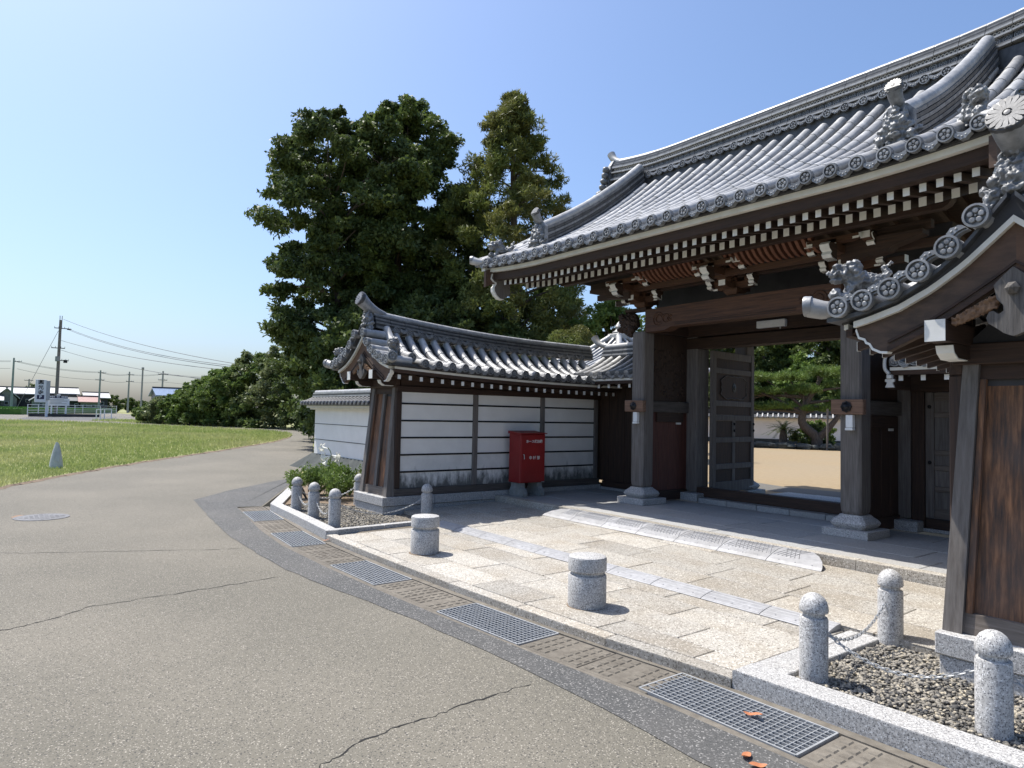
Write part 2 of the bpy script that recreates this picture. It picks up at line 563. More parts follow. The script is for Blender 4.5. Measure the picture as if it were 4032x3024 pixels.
field = [(-17.19, .23), (-18.91, 1.09), (-20.87, 2.19), (-23.29, 3.64), (-26.11, 5.51), (-30.03, 8.12), (-35.88, 11.76), (-41.68, 14.64), (-45.45, 16.17), (-49.99, 17.3), (-53.1, 17.37), (-57.63, 16.24), (-65.31, 13.69), (-70.93, 10.93), (-73.95, 9.46), (-81.67, 4.46), (-92, -4), (-100, -34), (-22, -34), (-14.2, -3.2), (-15.2, -1.0)]
fp = []
for (a, b), (c, d) in zip(field, field[1:] + field[:1]):
    n = max(1, int(math.hypot(c - a, d - b) / (.35 if -40 < a < -13 and b > -2 else 3)))
    for i in range(n):
        t = i / n
        j = .05 if n > 3 else 0
        fp.append((a + (c - a) * t + random.uniform(-j, j), b + (d - b) * t + random.uniform(-j, j)))
sheet('grass_field', fp, .03, lawn)['label'] = 'rough mown grass field inside the bend of the road'
sheet('road_verge', [(-21.6, 8.7), (-50, 19.7), (-57.5, 21.1), (-62, 19.3), (-72.2, 15.3), (-80.6, 11.8), (-90, 8.8), (-96, 14), (-100, 45), (-20, 45), (-20.5, 9)], .03, lawn)
# dead grass edge between field and road
rim = MB()
for i in range(len(fp)):
    (a, b), (c, d) = fp[i - 1], fp[i]
    if -48 < a < -13 and b > -3 and math.hypot(c - a, d - b) < 1:
        w = random.uniform(.05, .14)
        nx, ny = (d - b), -(c - a)
        l = math.hypot(nx, ny) or 1
        rim.add([(a, b, .034), (c, d, .034), (c + nx / l * w, d + ny / l * w, .003), (a + nx / l * w, b + ny / l * w, .003)], [(0, 1, 2, 3)])
struct(rim.build('field_edge', soil, recalc=False))


def in_poly(px, py, poly):
    inside = np.zeros(len(px), bool)
    n = len(poly)
    j = n - 1
    for i in range(n):
        xi, yi = poly[i]
        xj, yj = poly[j]
        if yi != yj:
            c = ((yi > py) != (yj > py)) & (px < (xj - xi) * (py - yi) / (yj - yi) + xi)
            inside ^= c
        j = i
    return inside


def blades(name, n, poly, sampler, hfun, z0=.03, m=None, wide=.16, kind=True):
    px, py = sampler(n)
    k = in_poly(px, py, poly)
    px, py = px[k], py[k]
    n = len(px)
    d = np.hypot(px, py)
    h = hfun(d, px, py) * RNG.uniform(.5, 1.25, n)
    w = h * wide * RNG.uniform(.6, 1.4, n)
    a = RNG.uniform(0, 2 * PI, n)
    la = RNG.uniform(0, 2 * PI, n)
    ln = h * RNG.uniform(.1, .8, n)
    v = np.zeros((n, 3, 3), np.float32)
    v[:, 0] = np.c_[px - np.cos(a) * w, py - np.sin(a) * w, np.full(n, z0 - .01)]
    v[:, 1] = np.c_[px + np.cos(a) * w, py + np.sin(a) * w, np.full(n, z0 - .01)]
    v[:, 2] = np.c_[px + np.cos(la) * ln, py + np.sin(la) * ln, z0 + h]
    q = np.arange(3 * n, dtype=np.int32).reshape(n, 3)
    return mesh_np(name, v.reshape(-1, 3), q, m or blade)


def samp_polar(n):
    # denser near the camera, inside the sector the field lies in
    r = 15.5 * np.exp(RNG.uniform(0, 1, n) * math.log(88 / 15.5))
    a = RNG.uniform(math.radians(155), math.radians(202), n)
    return r * np.cos(a), r * np.sin(a)


gr = blades('grass', 260000, fp, samp_polar, lambda d, x, y: .035 + .0022 * d)
tag(gr, 'short yellowish green grass covering the field by the road', 'grass', kind='stuff')
vp = [(-21.9, 8.9), (-50, 19.8), (-57.5, 21.2), (-62, 19.5), (-72.2, 15.5), (-80.6, 12), (-90, 9), (-95, 20), (-24, 20)]
gr2 = blades('verge_grass', 26000, vp, lambda n: (RNG.uniform(-95, -21, n), RNG.uniform(8, 24, n)), lambda d, x, y: .06 + .0022 * d)
tag(gr2, 'strip of grass along the foot of the roadside bushes', 'grass', kind='stuff')

# ------------------------------------------------------------------ gutter with grates
CEN = [((a + c) / 2, (b + d) / 2) for (a, b), (c, d) in zip(G_OUT, G_IN)]
cp = smooth_pts([(x, y, 0) for x, y in CEN], 10)
cum = [0.0]
for a, b in zip(cp, cp[1:]): cum.append(cum[-1] + (b - a).length)


def gut(s):
    s = min(max(s, 0), cum[-1] - 1e-4)
    for i in range(len(cp) - 1):
        if s <= cum[i + 1]:
            t = (s - cum[i]) / (cum[i + 1] - cum[i])
            p = cp[i].lerp(cp[i + 1], t)
            d = (cp[i + 1] - cp[i]).normalized()
            return p, d
    return cp[-1], d


def gut_s(x):
    for i in range(len(cp) - 1):
        if cp[i].x <= x <= cp[i + 1].x:
            return cum[i] + (cum[i + 1] - cum[i]) * (x - cp[i].x) / (cp[i + 1].x - cp[i].x)


gutter = struct(empty('gutter', (-6, 3.3, 0)), 'shallow concrete gutter between road and gate paving')
gutter_inv = Matrix.Translation((6, -3.3, 0))


def under(o, parent):
    o.parent = parent
    o.matrix_parent_inverse = Matrix.Translation(-Vector(parent.location))
    return o


mb = MB()
ns = 70
for side, (o0, o1) in ((-1, (.225, .33)), (1, (.225, .30))):
    rows = []
    for i in range(ns + 1):
        p, d = gut(cum[-1] * i / ns)
        nrm = Vector((-d.y, d.x, 0))
        a, b = p + nrm * side * o0, p + nrm * side * o1
        rows.append([(a.x, a.y, -.3), (a.x, a.y, -.003), (b.x, b.y, -.003)])
    mb.add([q for r in rows for q in r], [(3 * i + k, 3 * i + k + 1, 3 * i + 4 + k, 3 * i + 3 + k) for i in range(ns) for k in (0, 1)])
under(mb.build('channel_edge', concrete, recalc=False), gutter)
mb = MB()
rows = []
for i in range(ns + 1):
    p, d = gut(cum[-1] * i / ns)
    nrm = Vector((-d.y, d.x, 0))
    rows += [p - nrm * .26 + Vector((0, 0, -.28)), p + nrm * .26 + Vector((0, 0, -.28))]
mb.add(rows, [(2 * i, 2 * i + 1, 2 * i + 3, 2 * i + 2) for i in range(ns)])
under(mb.build('channel_bed', dark_pit, recalc=False), gutter)

gx = [-11.2, -9.0, -6.75, -4.6, -2.47, -.3, 1.9]
gs = [gut_s(x) for x in gx]
gl = [1.05, 1.05, 1.05, 1.06, 1.08, 1.06, 1.06]

# concrete covers with raised pads
cov = MB()
cov.cbox(-.25, .25, -.215, .215, -.09, -.006, .004)
for i in range(7):
    for j in range(5):
        x, y = -.222 + i * .0685, -.185 + j * .078
        if i == 3: continue
        cov.add([(x, y, -.006), (x + .05, y, -.006), (x + .05, y + .058, -.006), (x, y + .058, -.006), (x + .006, y + .006, .001), (x + .044, y + .006, .001), (x + .044, y + .052, .001), (x + .006, y + .052, .001)],
                [(4, 5, 6, 7), (0, 1, 5, 4), (1, 2, 6, 5), (2, 3, 7, 6), (3, 0, 4, 7)])
cov_me = cov.mesh('gutter_cover', recalc=False)
cov_me.materials.append(concrete)
edges = [0.0] + [v for s, l in zip(gs, gl) for v in (s - l / 2, s + l / 2)] + [cum[-1]]
for a, b in zip(edges[::2], edges[1::2]):
    n = max(1, round((b - a) / .505))
    L = (b - a) / n
    for i in range(n):
        p, d = gut(a + (i + .5) * L)
        o = place('gutter_cover', cov_me, None, None, p + Vector((0, 0, random.uniform(-.002, .001))), (0, 0, math.atan2(d.y, d.x)), ((L - .008) / .5, 1, 1))
        under(o, gutter)


def grate(L, W, fine):
    o = MB()
    t = .0032 if fine else .006
    nb = round(W / .038)
    for i in range(nb + 1):
        y = -W / 2 + W * i / nb
        o.box(-L / 2, L / 2, y - t / 2 - .001, y + t / 2 + .001, -.03, .0)
    nc = round(L / (.043 if fine else .1))
    for i in range(nc + 1):
        x = -L / 2 + L * i / nc
        o.box(x - .0022, x + .0022, -W / 2, W / 2, -.02, -.0015)
    for s in (-1, 1):
        o.box(s * L / 2 - .006, s * L / 2 + .006, -W / 2, W / 2, -.032, .002)
        o.box(-L / 2, L / 2, s * W / 2 - .006, s * W / 2 + .006, -.032, .0025)
    return o


g_fine = grate(1.05, .425, True).mesh('grate_fine')
g_bar = grate(1.03, .425, False).mesh('grate_bar')
for me in (g_fine, g_bar): me.materials.append(galv)
where = ['beside the left planter corner', 'below the left planter kerb', 'left of the first low stone cylinder', 'between the two low stone cylinders', 'under the right planter kerb', 'further along the right planter kerb', 'at the far end of the gutter']
for i, (s, x) in enumerate(zip(gs, gx)):
    p, d = gut(s)
    o = place('drain_grate', g_fine if i >= 3 else g_bar, None, None, p, (0, 0, math.atan2(d.y, d.x)))
    tag(o, 'galvanised steel drain grate set in the gutter ' + where[i], 'drain grate', 'drain grates along the gutter')

# ------------------------------------------------------------------ kerbs


def kerb(name, pts, w, z0, z1, L=1.0, side=1, m=granite):
    """stones along a polyline; width to the left (side=1) of travel"""
    root = struct(empty(name, (pts[0][0], pts[0][1], 0)))
    P = smooth_pts([(x, y, 0) for x, y in pts], 8) if len(pts) > 2 else [Vector((*p, 0)) for p in pts]
    cu = [0]
    for a, b in zip(P, P[1:]): cu.append(cu[-1] + (b - a).length)

    def at(s):
        for i in range(len(P) - 1):
            if s <= cu[i + 1] + 1e-6:
                t = (s - cu[i]) / (cu[i + 1] - cu[i])
                return P[i].lerp(P[i + 1], t), (P[i + 1] - P[i]).normalized()
        return P[-1], (P[-1] - P[-2]).normalized()
    n = max(1, round(cu[-1] / L))
    for i in range(n):
        a, da = at(cu[-1] * i / n + .003)
        b, db = at(cu[-1] * (i + 1) / n - .003)
        na, nb2 = Vector((-da.y, da.x, 0)) * side * w, Vector((-db.y, db.x, 0)) * side * w
        c = .008
        zz = z1 + random.uniform(-.002, .002)
        quad = [a, b, b + nb2, a + na]
        cen = sum(quad, Vector()) / 4
        ins = [q + (cen - q).normalized() * c * 1.4 for q in quad]
        mb = MB()
        vs = [(q.x, q.y, z0) for q in quad] + [(q.x, q.y, zz - c) for q in quad] + [(q.x, q.y, zz) for q in ins]
        fs = [(8, 9, 10, 11)] + [(k, (k + 1) % 4, 4 + (k + 1) % 4, 4 + k) for k in range(4)] + [(4 + k, 4 + (k + 1) % 4, 8 + (k + 1) % 4, 8 + k) for k in range(4)]
        mb.add(vs, fs)
        under(mb.build('kerb_stone', m), root)
    return root


kerb('paving_kerb', [(-8.74, 3.605), (-7.8, 3.585), (-6.31, 3.585), (-4.76, 3.635), (-3.69, 3.70), (-2.66, 3.81)], .13, -.1, .062, 1.05, m=granite_slab)['label'] = 'low granite kerb edging the gate paving along the gutter'
kerb('right_planter_kerb', [(-2.66, 3.82), (-1.2, 3.875), (.5, 3.9), (5, 3.92)], .21, -.1, .115, 1.5)['label'] = 'raised granite kerb of the gravel bed by the large gable'
kerb('left_planter_kerb', [(-11.72, 3.83), (-10.2, 3.72), (-8.74, 3.60)], .17, -.1, .115, 1.0)['label'] = 'raised granite kerb of the gravel bed with three bollards'
kerb('left_planter_side_kerb', [(-15.2, 5.5), (-11.74, 3.84)], .2, -.1, .115, 1.3)
kerb('left_planter_end_kerb', [(-8.74, 3.63), (-8.82, 5.32)], .12, -.1, .112, 1.0)

# ------------------------------------------------------------------ stone paving
KIN = [(-8.8, 3.738), (-6.31, 3.72), (-4.76, 3.77), (-3.69, 3.835), (-2.66, 3.945)]
LEV_LOW = lambda y: .062 + .008 * (y - 3.7)
LEV_UP = lambda y: .118 + .025 * (y - 5.55)


def pave(name, label, x0f, x1f, y0, y1, zf, depth, length, m, seed, thick=.06, joint=.0045, y0f=None):
    rnd = random.Random(seed)
    root = struct(empty(name, ((x0f(y0) + x1f(y0)) / 2, y0, 0)), label)
    n = max(1, round((y1 - y0) / depth))
    D = (y1 - y0) / n
    for r in range(n):
        ya, yb = y0 + r * D, y0 + (r + 1) * D
        xa, xb = x0f((ya + yb) / 2), x1f((ya + yb) / 2)
        x = xa
        first = True
        while x < xb - .05:
            l = length * rnd.uniform(.8, 1.2) * (rnd.uniform(.35, 1) if first else 1)
            first = False
            e = min(x + l, xb)
            if xb - e < length * .3: e = xb
            j = rnd.uniform(-.0025, .002)
            mb = MB()
            mb.cbox(x + joint, e - joint, ya + joint, yb - joint, -thick, 0, .005)
            za, zb = zf(ya), zf(yb)
            if y0f and r == 0:
                mb.xf(lambda X, Y, Z: (X, lerp(y0f(X), yb, (Y - ya) / D), Z))
            mb.xf(lambda X, Y, Z: (X, Y, Z + lerp(za, zb, (Y - ya) / D) + j))
            under(mb.build('paving_slab', m, recalc=False), root)
            x = e
    mb = MB()
    yq = y0 + (.2 if y0f else .002)
    mb.add([(x0f(y0) + .01, yq, zf(y0) - .006), (x1f(y0) - .01, yq, zf(y0) - .006), (x1f(y1) - .01, y1 - .002, zf(y1) - .006), (x0f(y1) + .01, y1 - .002, zf(y1) - .006)], [(0, 1, 2, 3)])
    under(mb.build('mortar_bed', mortar, recalc=False), root)
    return root


pave('lower_paving', 'pale granite slab paving between the gutter and the low ramp', lambda y: -8.62 if y < 5.3 else -9.9, lambda y: -2.72, 3.74, 5.36, LEV_LOW, .42, .86, granite_slab, 3, y0f=lambda X: interp(KIN, X))
pave('upper_paving', 'pale granite slab paving sloping up to the gate platform', lambda y: -9.9, lambda y: -1.98, 5.37, 7.21, LEV_UP, .46, .92, granite_slab, 5)
pave('gate_platform', 'smooth granite slab platform under the gate roof', lambda y: -9.95, lambda y: -1.9, 7.36, 9.72, lambda y: .26, .6, 1.25, granite_floor, 9)
kerb('platform_step', [(-9.94, 7.22), (-1.95, 7.22)], .14, .0, .262, 1.5, m=granite_slab)['label'] = 'granite step edge of the gate platform'
pave('planter_border', None, lambda y: -2.70, lambda y: -2.45, 4.04, 5.5, lambda y: .085, .7, .3, granite, 12)

sheet('side_yard', [(-.9, 5.13), (8, 5.13), (8, 14), (-.9, 14)], .03, grit_m)
sheet('side_yard', [(-14, 7.6), (-11.0, 7.6), (-11.0, 14), (-14, 14)], .0, lawn)
from mathutils import noise as mnoise

# ================================================================== ROOF PIECES shared by gate and wing walls


def disc_mesh(r=.076, depth=.055, n=20):
    """round eave-tile face with five plum-petal bosses, facing -Y"""
    o = MB()
    f = lambda x, y, z: (x, -z, y)
    o.lathe([(r * .96, -depth), (r, -depth * .2), (r * .97, 0), (r * .8, .001), (r * .75, -.024), (.001, -.024)], n, fn=f)
    for k in range(5):
        a = PI / 2 + 2 * PI * k / 5
        c = (r * .43 * math.cos(a), r * .43 * math.sin(a))
        o.lathe([(r * .245, -.025), (r * .235, -.006), (r * .18, -.002), (.001, -.001)], 10, fn=lambda x, y, z: f(x + c[0], y + c[1], z))
    o.lathe([(r * .1, -.025), (r * .07, -.004), (.001, -.003)], 6, fn=f)
    return o


def chrys_mesh(r=.13):
    o = MB()
    o2 = MB()
    f = lambda x, y, z: (x, -z, y)
    o.lathe([(r * .97, -.06), (r, -.01), (r * .98, 0), (r * .9, .003), (.001, .003)], 32, fn=f)
    for k in range(16):
        a = 2 * PI * k / 16
        ca, sa = math.cos(a), math.sin(a)
        pts = [(.22, -.05), (.55, -.1), (.8, -.125), (.93, -.07), (.96, 0), (.93, .07), (.8, .125), (.55, .1), (.22, .05)]
        o2.prism([(r * (u * ca - v * sa), r * (u * sa + v * ca)) for u, v in pts], lambda u, v, w: f(u, v, w), .001, .012)
    o2.lathe([(r * .16, .003), (r * .15, .014), (.001, .017)], 12, fn=f)
    return o, o2


DISC = disc_mesh().mesh('eave_disc', 40)
DISC.materials.append(disc_m)
DISC_S = disc_mesh(.068).mesh('eave_disc_small', 40)
DISC_S.materials.append(disc_m)
RIDGE_DISC = disc_mesh(.062, .03, 16).mesh('ridge_disc', 40)
RIDGE_DISC.materials.append(disc_m)
_c = chrys_mesh()
CHRYS = _c[0].mesh('chrysanthemum_disc', 40)
CHRYS.materials.append(tile_dark)
CHRYS_P = _c[1].mesh('chrysanthemum_petals', 40)
CHRYS_P.materials.append(ridge_m)


def karakusa(w, m=None):
    """drooping decorated front edge of a pan tile, facing -Y, centred, width w"""
    o = MB()
    n = 10
    top = [(-w / 2 + w * i / n, -.018 - .028 * math.sin(PI * i / n)) for i in range(n + 1)]
    bot = [(-w / 2 + w * i / n, -.05 - .045 * math.sin(PI * i / n) - (.006 if i % 3 == 1 else 0)) for i in range(n + 1)]
    o.prism(top + bot[::-1], lambda u, v, d: (u, d, v), -.02, .05)
    top2 = [(u, v + .018) for u, v in top]
    o.prism(top2 + [(u, v + .006) for u, v in top[::-1]], lambda u, v, d: (u, d, v), -.004, .05)
    for sx in (-1, 0, 1):
        o.ball((sx * w * .22, -.022, -.058 - (.014 if sx == 0 else .004)), (.012, .004, .009), 7, 4)
    return o


KARA = karakusa(.15).mesh('pan_tile_edge', 40)
KARA.materials.append(disc_m)
KARA_W = karakusa(.13).mesh('pan_tile_edge_small', 40)
KARA_W.materials.append(disc_m)


def seg_box(o, pts, half, z0, z1, L=.3, gap=.004, axis='x'):
    """courses of flat ridge tiles along a path: boxes of half-width `half` across"""
    P = [Vector(p) for p in pts]
    cu = [0]
    for a, b in zip(P, P[1:]): cu.append(cu[-1] + (b - a).length)

    def at(s):
        for i in range(len(P) - 1):
            if s <= cu[i + 1] + 1e-7:
                return P[i].lerp(P[i + 1], (s - cu[i]) / (cu[i + 1] - cu[i]))
        return P[-1]
    n = max(1, round(cu[-1] / L))
    for i in range(n):
        a, b = at(cu[-1] * i / n + gap), at(cu[-1] * (i + 1) / n - gap)
        d = (b - a).normalized()
        w = Vector((d.y, -d.x, 0)).normalized() * half
        j = random.uniform(-.002, .002)
        q = [a - w, a + w, b + w, b - w]
        o.hexa([(p.x, p.y, p.z + z0 + j) for p in q] + [(p.x, p.y, p.z + z1 + j) for p in q])
    return o


def lump(parts, mat_, name, parent, seed=0, jit=.12, vox=None):
    """carved ornament: knobs melted together, then chiselled with folded noise"""
    st = random.getstate()
    random.seed(seed)
    o = MB()
    for c, r in parts:
        o.ball(c, r, 9, 7, jit * .5)
    random.setstate(st)
    me = o.mesh(name)
    ext = max(max(v[i] for v in o.v) - min(v[i] for v in o.v) for i in range(3))
    t = bpy.data.objects.new('t', me)
    COL.objects.link(t)
    md = t.modifiers.new('r', 'REMESH')
    md.mode = 'VOXEL'
    md.voxel_size = vox or ext / 44
    dg = bpy.context.evaluated_depsgraph_get()
    m2 = bpy.data.meshes.new_from_object(t.evaluated_get(dg))
    bpy.data.objects.remove(t)
    nrm = [v.normal.copy() for v in m2.vertices]
    k = 9.0 / ext
    for v, n in zip(m2.vertices, nrm):
        p = v.co * k + Vector((seed, 0, 0))
        f = 1 - abs(mnoise.noise(p)) * 2.2
        g = 1 - abs(mnoise.noise(p * 2.1 + Vector((5, 5, 5)))) * 2.2
        v.co += n * ext * (.045 * f + .022 * g - .034)
    m2.polygons.foreach_set('use_smooth', [True] * len(m2.polygons))
    m2.materials.clear()
    m2.materials.append(mat_)
    m2.update()
    return place(name, m2, None, parent)


def lion_parts(s, fx, fy, bx, by, bz):
    """guardian lion crouching on a corner, facing (fx, fy)"""
    fl = math.hypot(fx, fy)
    fx, fy = fx / fl, fy / fl
    P = []

    def at(u, v, z):  # u forward, v sideways
        return (bx + s * (u * fx - v * fy), by + s * (u * fy + v * fx), bz + s * z)
    add = lambda u, v, z, r: P.append((at(u, v, z), tuple(s * q for q in r) if isinstance(r, tuple) else s * r))
    add(-.3, 0, .36, (.3, .22, .2)); add(-.02, 0, .42, (.28, .24, .24)); add(-.52, 0, .36, (.2, .2, .2))
    add(.26, 0, .6, (.22, .22, .21)); add(.45, 0, .58, (.15, .16, .1)); add(.56, 0, .6, (.06, .1, .06)); add(.42, 0, .43, (.15, .13, .06)); add(.36, 0, .75, (.12, .17, .08))
    for v in (-.12, .12):
        add(.42, v, .7, .05); add(.16, v * 1.5, .8, (.1, .05, .07)); add(.12, v * 1.3, .18, (.1, .09, .22)); add(.24, v * 1.4, .04, (.15, .1, .07))
        add(-.5, v * 1.5, .18, (.17, .1, .2)); add(-.4, v * 1.6, .03, (.17, .09, .06))
    for k in range(16):
        a = k / 16 * 2 * PI
        add(.04 + .06 * math.sin(3 * a), .25 * math.cos(a), .6 + .25 * math.sin(a), .075)
        add(-.08 + .05 * math.sin(2 * a), .22 * math.cos(a), .55 + .25 * math.sin(a), .065)
    for k in range(9):
        for w in (-.1, 0, .1):
            add(-.62 - .012 * k + .05 * math.sin(k * 1.4), w * (1.2 - .1 * k) + .03 * math.sin(k), .4 + .055 * k, .075 - .004 * k)
    for k in range(5):
        add(-.1 - .1 * k, 0, .64 - .03 * k, (.06, .04, .06))
    add(.42, .0, .1, (.17, .16, .15))
    return P


def oni_parts(cx, cy, cz, s, ux, uy):
    """demon-face ridge-end tile; (ux, uy) is the facing direction; s is the size"""
    P = []
    at = lambda u, v, z: (cx + s * (u * ux - v * uy), cy + s * (u * uy + v * ux), cz + s * z)
    add = lambda u, v, z, r: P.append((at(u, v, z), tuple(s * q for q in r) if isinstance(r, tuple) else s * r))
    hx = .12
    add(0, 0, .5, (.2, .36, .42) if abs(ux) > .5 else (.36, .2, .42))
    add(.14, 0, .5, .13); add(.16, 0, .3, (.14, .2, .08) if abs(ux) > .5 else (.2, .14, .08))
    for v in (-1, 1):
        add(.14, v * .17, .62, .1); add(.1, v * .22, .82, (.06, .06, .14)); add(.08, v * .36, .25, .13); add(.06, v * .44, .08, .12); add(.08, v * .33, .5, .1)
        add(.1, v * .14, .12, .09); add(.02, v * .5, .36, .08)
        for k in range(4):
            a = k * .8
            add(.1, v * (.42 + .1 * math.cos(a)), .0 + .1 * math.sin(a), .06)
    add(.1, 0, .95, .1)
    for k in range(9):
        add(.13, (k - 4) * .06, .74 + .03 * (k % 2), .055)
    return P


# ================================================================== WING WALLS (left and right of the court)
P_G = [(0, 3.18), (.1, 3.06), (.27, 2.86), (.46, 2.71), (.66, 2.60), (.87, 2.535), (1.05, 2.505), (1.2, 2.50)]


def wing(xr, s, root, y1=9.85, ynear=4.74, detail=True):
    X = lambda u: xr + s * u

    def up(y):
        return max(0, 1 - (y - 4.75) / 4.2) ** 2

    def Z(d, y):
        return interp(P_G, abs(d)) - (1 - up(y)) * lerp(.25, .115, min(1, abs(d) / 1.1))
    rz = {1: PI / 2, -1: -PI / 2}
    # ---- granite base, two courses
    for i, (za, zb, g0) in enumerate(((0.02, .185, .02), (.19, .335, 0))):
        n = 5
        for k in range(n):
            ya, yb = lerp(5.02, y1, k / n), lerp(5.02, y1, (k + 1) / n)
            mb = MB()
            mb.cbox(X(-.56 + g0), X(.52 - g0), ya + (g0 if k == 0 else .003), yb - .003, za, zb, .008)
            mb.build('base_stone', granite, root)
    # ---- end wall of leaning posts and boards
    def lean(y, z):
        t = (z - .335) / 1.75
        return lerp(0, 1, t)
    def pt(u, z, yy):
        t = (z - .335) / 1.75
        uu = u * lerp(1, .84, t)
        return (X(uu), yy + .15 * t, z)
    def slab(u0, u1, y0, y_1, z0, z1, name, m):
        mb = MB()
        q = []
        for z in (z0, z1):
            q += [pt(u0, z, y0), pt(u1, z, y0), pt(u1, z, y_1), pt(u0, z, y_1)]
        mb.hexa(q)
        return mb.build(name, m, root)
    slab(-.5, -.385, 5.09, 5.23, .335, 2.1, 'corner_post', wood_v)
    slab(.385, .5, 5.09, 5.23, .335, 2.1, 'corner_post', wood_v)
    slab(-.385, .385, 5.12, 5.2, .335, .47, 'end_sill', wood_x)
    slab(-.385, .385, 5.12, 5.2, 2.0, 2.1, 'end_rail', brown_x)
    nb = 2
    for k in range(nb):
        a, b = lerp(-.385, .385, k / nb), lerp(-.385, .385, (k + 1) / nb)
        slab(a + .002, b - .002, 5.155 + .006 * (k % 2), 5.2, .47, 2.0, 'end_board', rust_v)
    for a, w, m in ((0, .045, wood_v), (-.36, .02, rust_v), (.36, .02, rust_v)):
        slab(a - w, a + w, 5.115, 5.153, .47, 2.0, 'end_batten', m)
    # ---- long walls (inner face detailed)
    ypost = [5.28, 6.79, 8.32, 9.72]
    for sd in (1, -1):
        f = .47 * sd
        mb = MB().cbox(X(f - .05 * sd), X(f + .035 * sd), 5.24, y1 - .02, .337, .46, .008)
        mb.build('sill_beam', wood_y, root)
        mb = MB().cbox(X(f - .05 * sd), X(f + .03 * sd), 5.24, y1 - .02, 2.03, 2.13, .008)
        mb.build('head_beam', brown_y, root)
        for i, yp in enumerate(ypost):
            MB().cbox(X(f - .05 * sd), X(f + .032 * sd), yp - .05, yp + .05, .461, 2.029, .008).build('wall_post', wood_v if i else brown_v, root)
        zs = [.461] + [.725 + .279 * k for k in range(5)] + [2.029]
        for a, b in zip(ypost, ypost[1:]):
            for i in range(6):
                z0 = zs[i] + (.014 if i else 0)
                z1 = zs[i + 1] - (.014 if i < 5 else 0)
                mb = MB().box(X(f - .05 * sd), X(f), a + .051, b - .051, z0, z1)
                mb.build('plaster_panel', plaster_stain if i < 2 else plaster, root)
                if i < 5:
                    MB().box(X(f - .05 * sd), X(f + .012 * sd), a + .051, b - .051, zs[i + 1] - .0135, zs[i + 1] + .0135).build('dark_batten', iron, root)
    MB().box(X(-.4), X(.4), 5.3, y1 - .05, .34, 2.1).build('wall_core', house_dark, root)
    for sd in (1, -1):
        MB().box(X(sd * .43), X(sd * .47), 5.32, y1 - .02, 2.131, 2.36).build('frieze_board', brown_y, root)
    # ---- rafters with white ends
    ny = int((y1 - 4.98) / .195)
    for sd in (1, -1):
        for k in range(ny + 1):
            y = 5.0 + k * .195
            if sd < 0 and k % 2: continue
            mb = MB()
            za, zb = Z(.5, y) - .27, Z(1.0, y) - .255
            q = []
            for d, z in ((.40, za + .03), (1.0, zb)):
                q.append([(X(sd * d), y - .024, z - .03), (X(sd * d), y + .024, z - .03), (X(sd * d), y + .024, z + .03), (X(sd * d), y - .024, z + .03)])
            mb.add(q[0] + q[1], [(0, 1, 2, 3), (7, 6, 5, 4), (0, 4, 5, 1), (1, 5, 6, 2), (2, 6, 7, 3), (3, 7, 4, 0)])
            rf = mb.build('rafter', brown_x, root)
            e = MB()
            d0, d1 = 1.0, 1.004
            e.box(X(sd * d0), X(sd * d1), y - .026, y + .026, zb - .034, zb + .034)
            e.build('rafter_end', white_paint, rf)
    # ---- soffit boards, eave boards (dark) and cream strip
    nseg = 14
    ys = [lerp(4.9, y1 + .05, i / nseg) for i in range(nseg + 1)]
    for sd in (1, -1):
        mb = MB()
        for a, b in zip(ys, ys[1:]):
            mb.add([(X(sd * .1), a, Z(.1, a) - .16), (X(sd * 1.02), a, Z(1.02, a) - .185), (X(sd * 1.02), b, Z(1.02, b) - .185), (X(sd * .1), b, Z(.1, b) - .16)], [(0, 1, 2, 3)])
        mb.build('soffit_board', brown_x, root, recalc=False)
        for nm, d0, d1, za, zb, m in (('eave_board', 1.0, 1.045, -.19, -.135, brown_y), ('cream_strip', 1.03, 1.06, -.135, -.098, cream_paint), ('tile_batten', 1.02, 1.075, -.098, -.06, house_dark)):
            mb = MB()
            for a, b in zip(ys, ys[1:]):
                mb.hexa([(X(sd * d0), a, Z(d0, a) + za), (X(sd * d1), a, Z(d1, a) + za), (X(sd * d1), b, Z(d1, b) + za), (X(sd * d0), b, Z(d0, b) + za),
                         (X(sd * d0), a, Z(d0, a) + zb), (X(sd * d1), a, Z(d1, a) + zb), (X(sd * d1), b, Z(d1, b) + zb), (X(sd * d0), b, Z(d0, b) + zb)])
            mb.build(nm, m, root)
    # ---- purlins with white ends
    for u in (.42, -.42):
        MB().cbox(X(u - .06), X(u + .06), 4.80, y1, 2.225, 2.36, .006).build('purlin', brown_y, root)
        MB().box(X(u - .061), X(u + .061), 4.795, 4.80, 2.226, 2.365).build('purlin_end', white_paint, root)
        # bracket arm under the purlin with white lower lip
        MB().prism([(4.95, 2.22), (4.97, 2.17), (5.03, 2.135), (5.3, 2.13), (5.3, 2.222)], lambda y, z, w: (X(w), y, z), u - .05, u + .05).build('bracket_arm', brown_y, root)
        MB().prism([(4.948, 2.21), (4.967, 2.165), (5.027, 2.13), (5.18, 2.126), (5.18, 2.12), (5.02, 2.122), (4.958, 2.16), (4.938, 2.21)], lambda y, z, w: (X(w), y, z), u - .052, u + .052).build('bracket_lip', white_paint, root)
    MB().cbox(X(-.07), X(.07), 4.95, y1, 2.55, 2.68, .006).build('ridge_purlin', brown_y, root)
    MB().cbox(X(-.48), X(.48), 5.22, 5.3, 2.1, 2.24, .006).build('tie_beam', brown_x, root)
    MB().prism([(-.4, 2.24), (.4, 2.24), (.12, 2.5), (-.12, 2.5)], lambda u, z, w: (X(u), w, z), 5.25, 5.29).build('gable_board', house_dark, root)
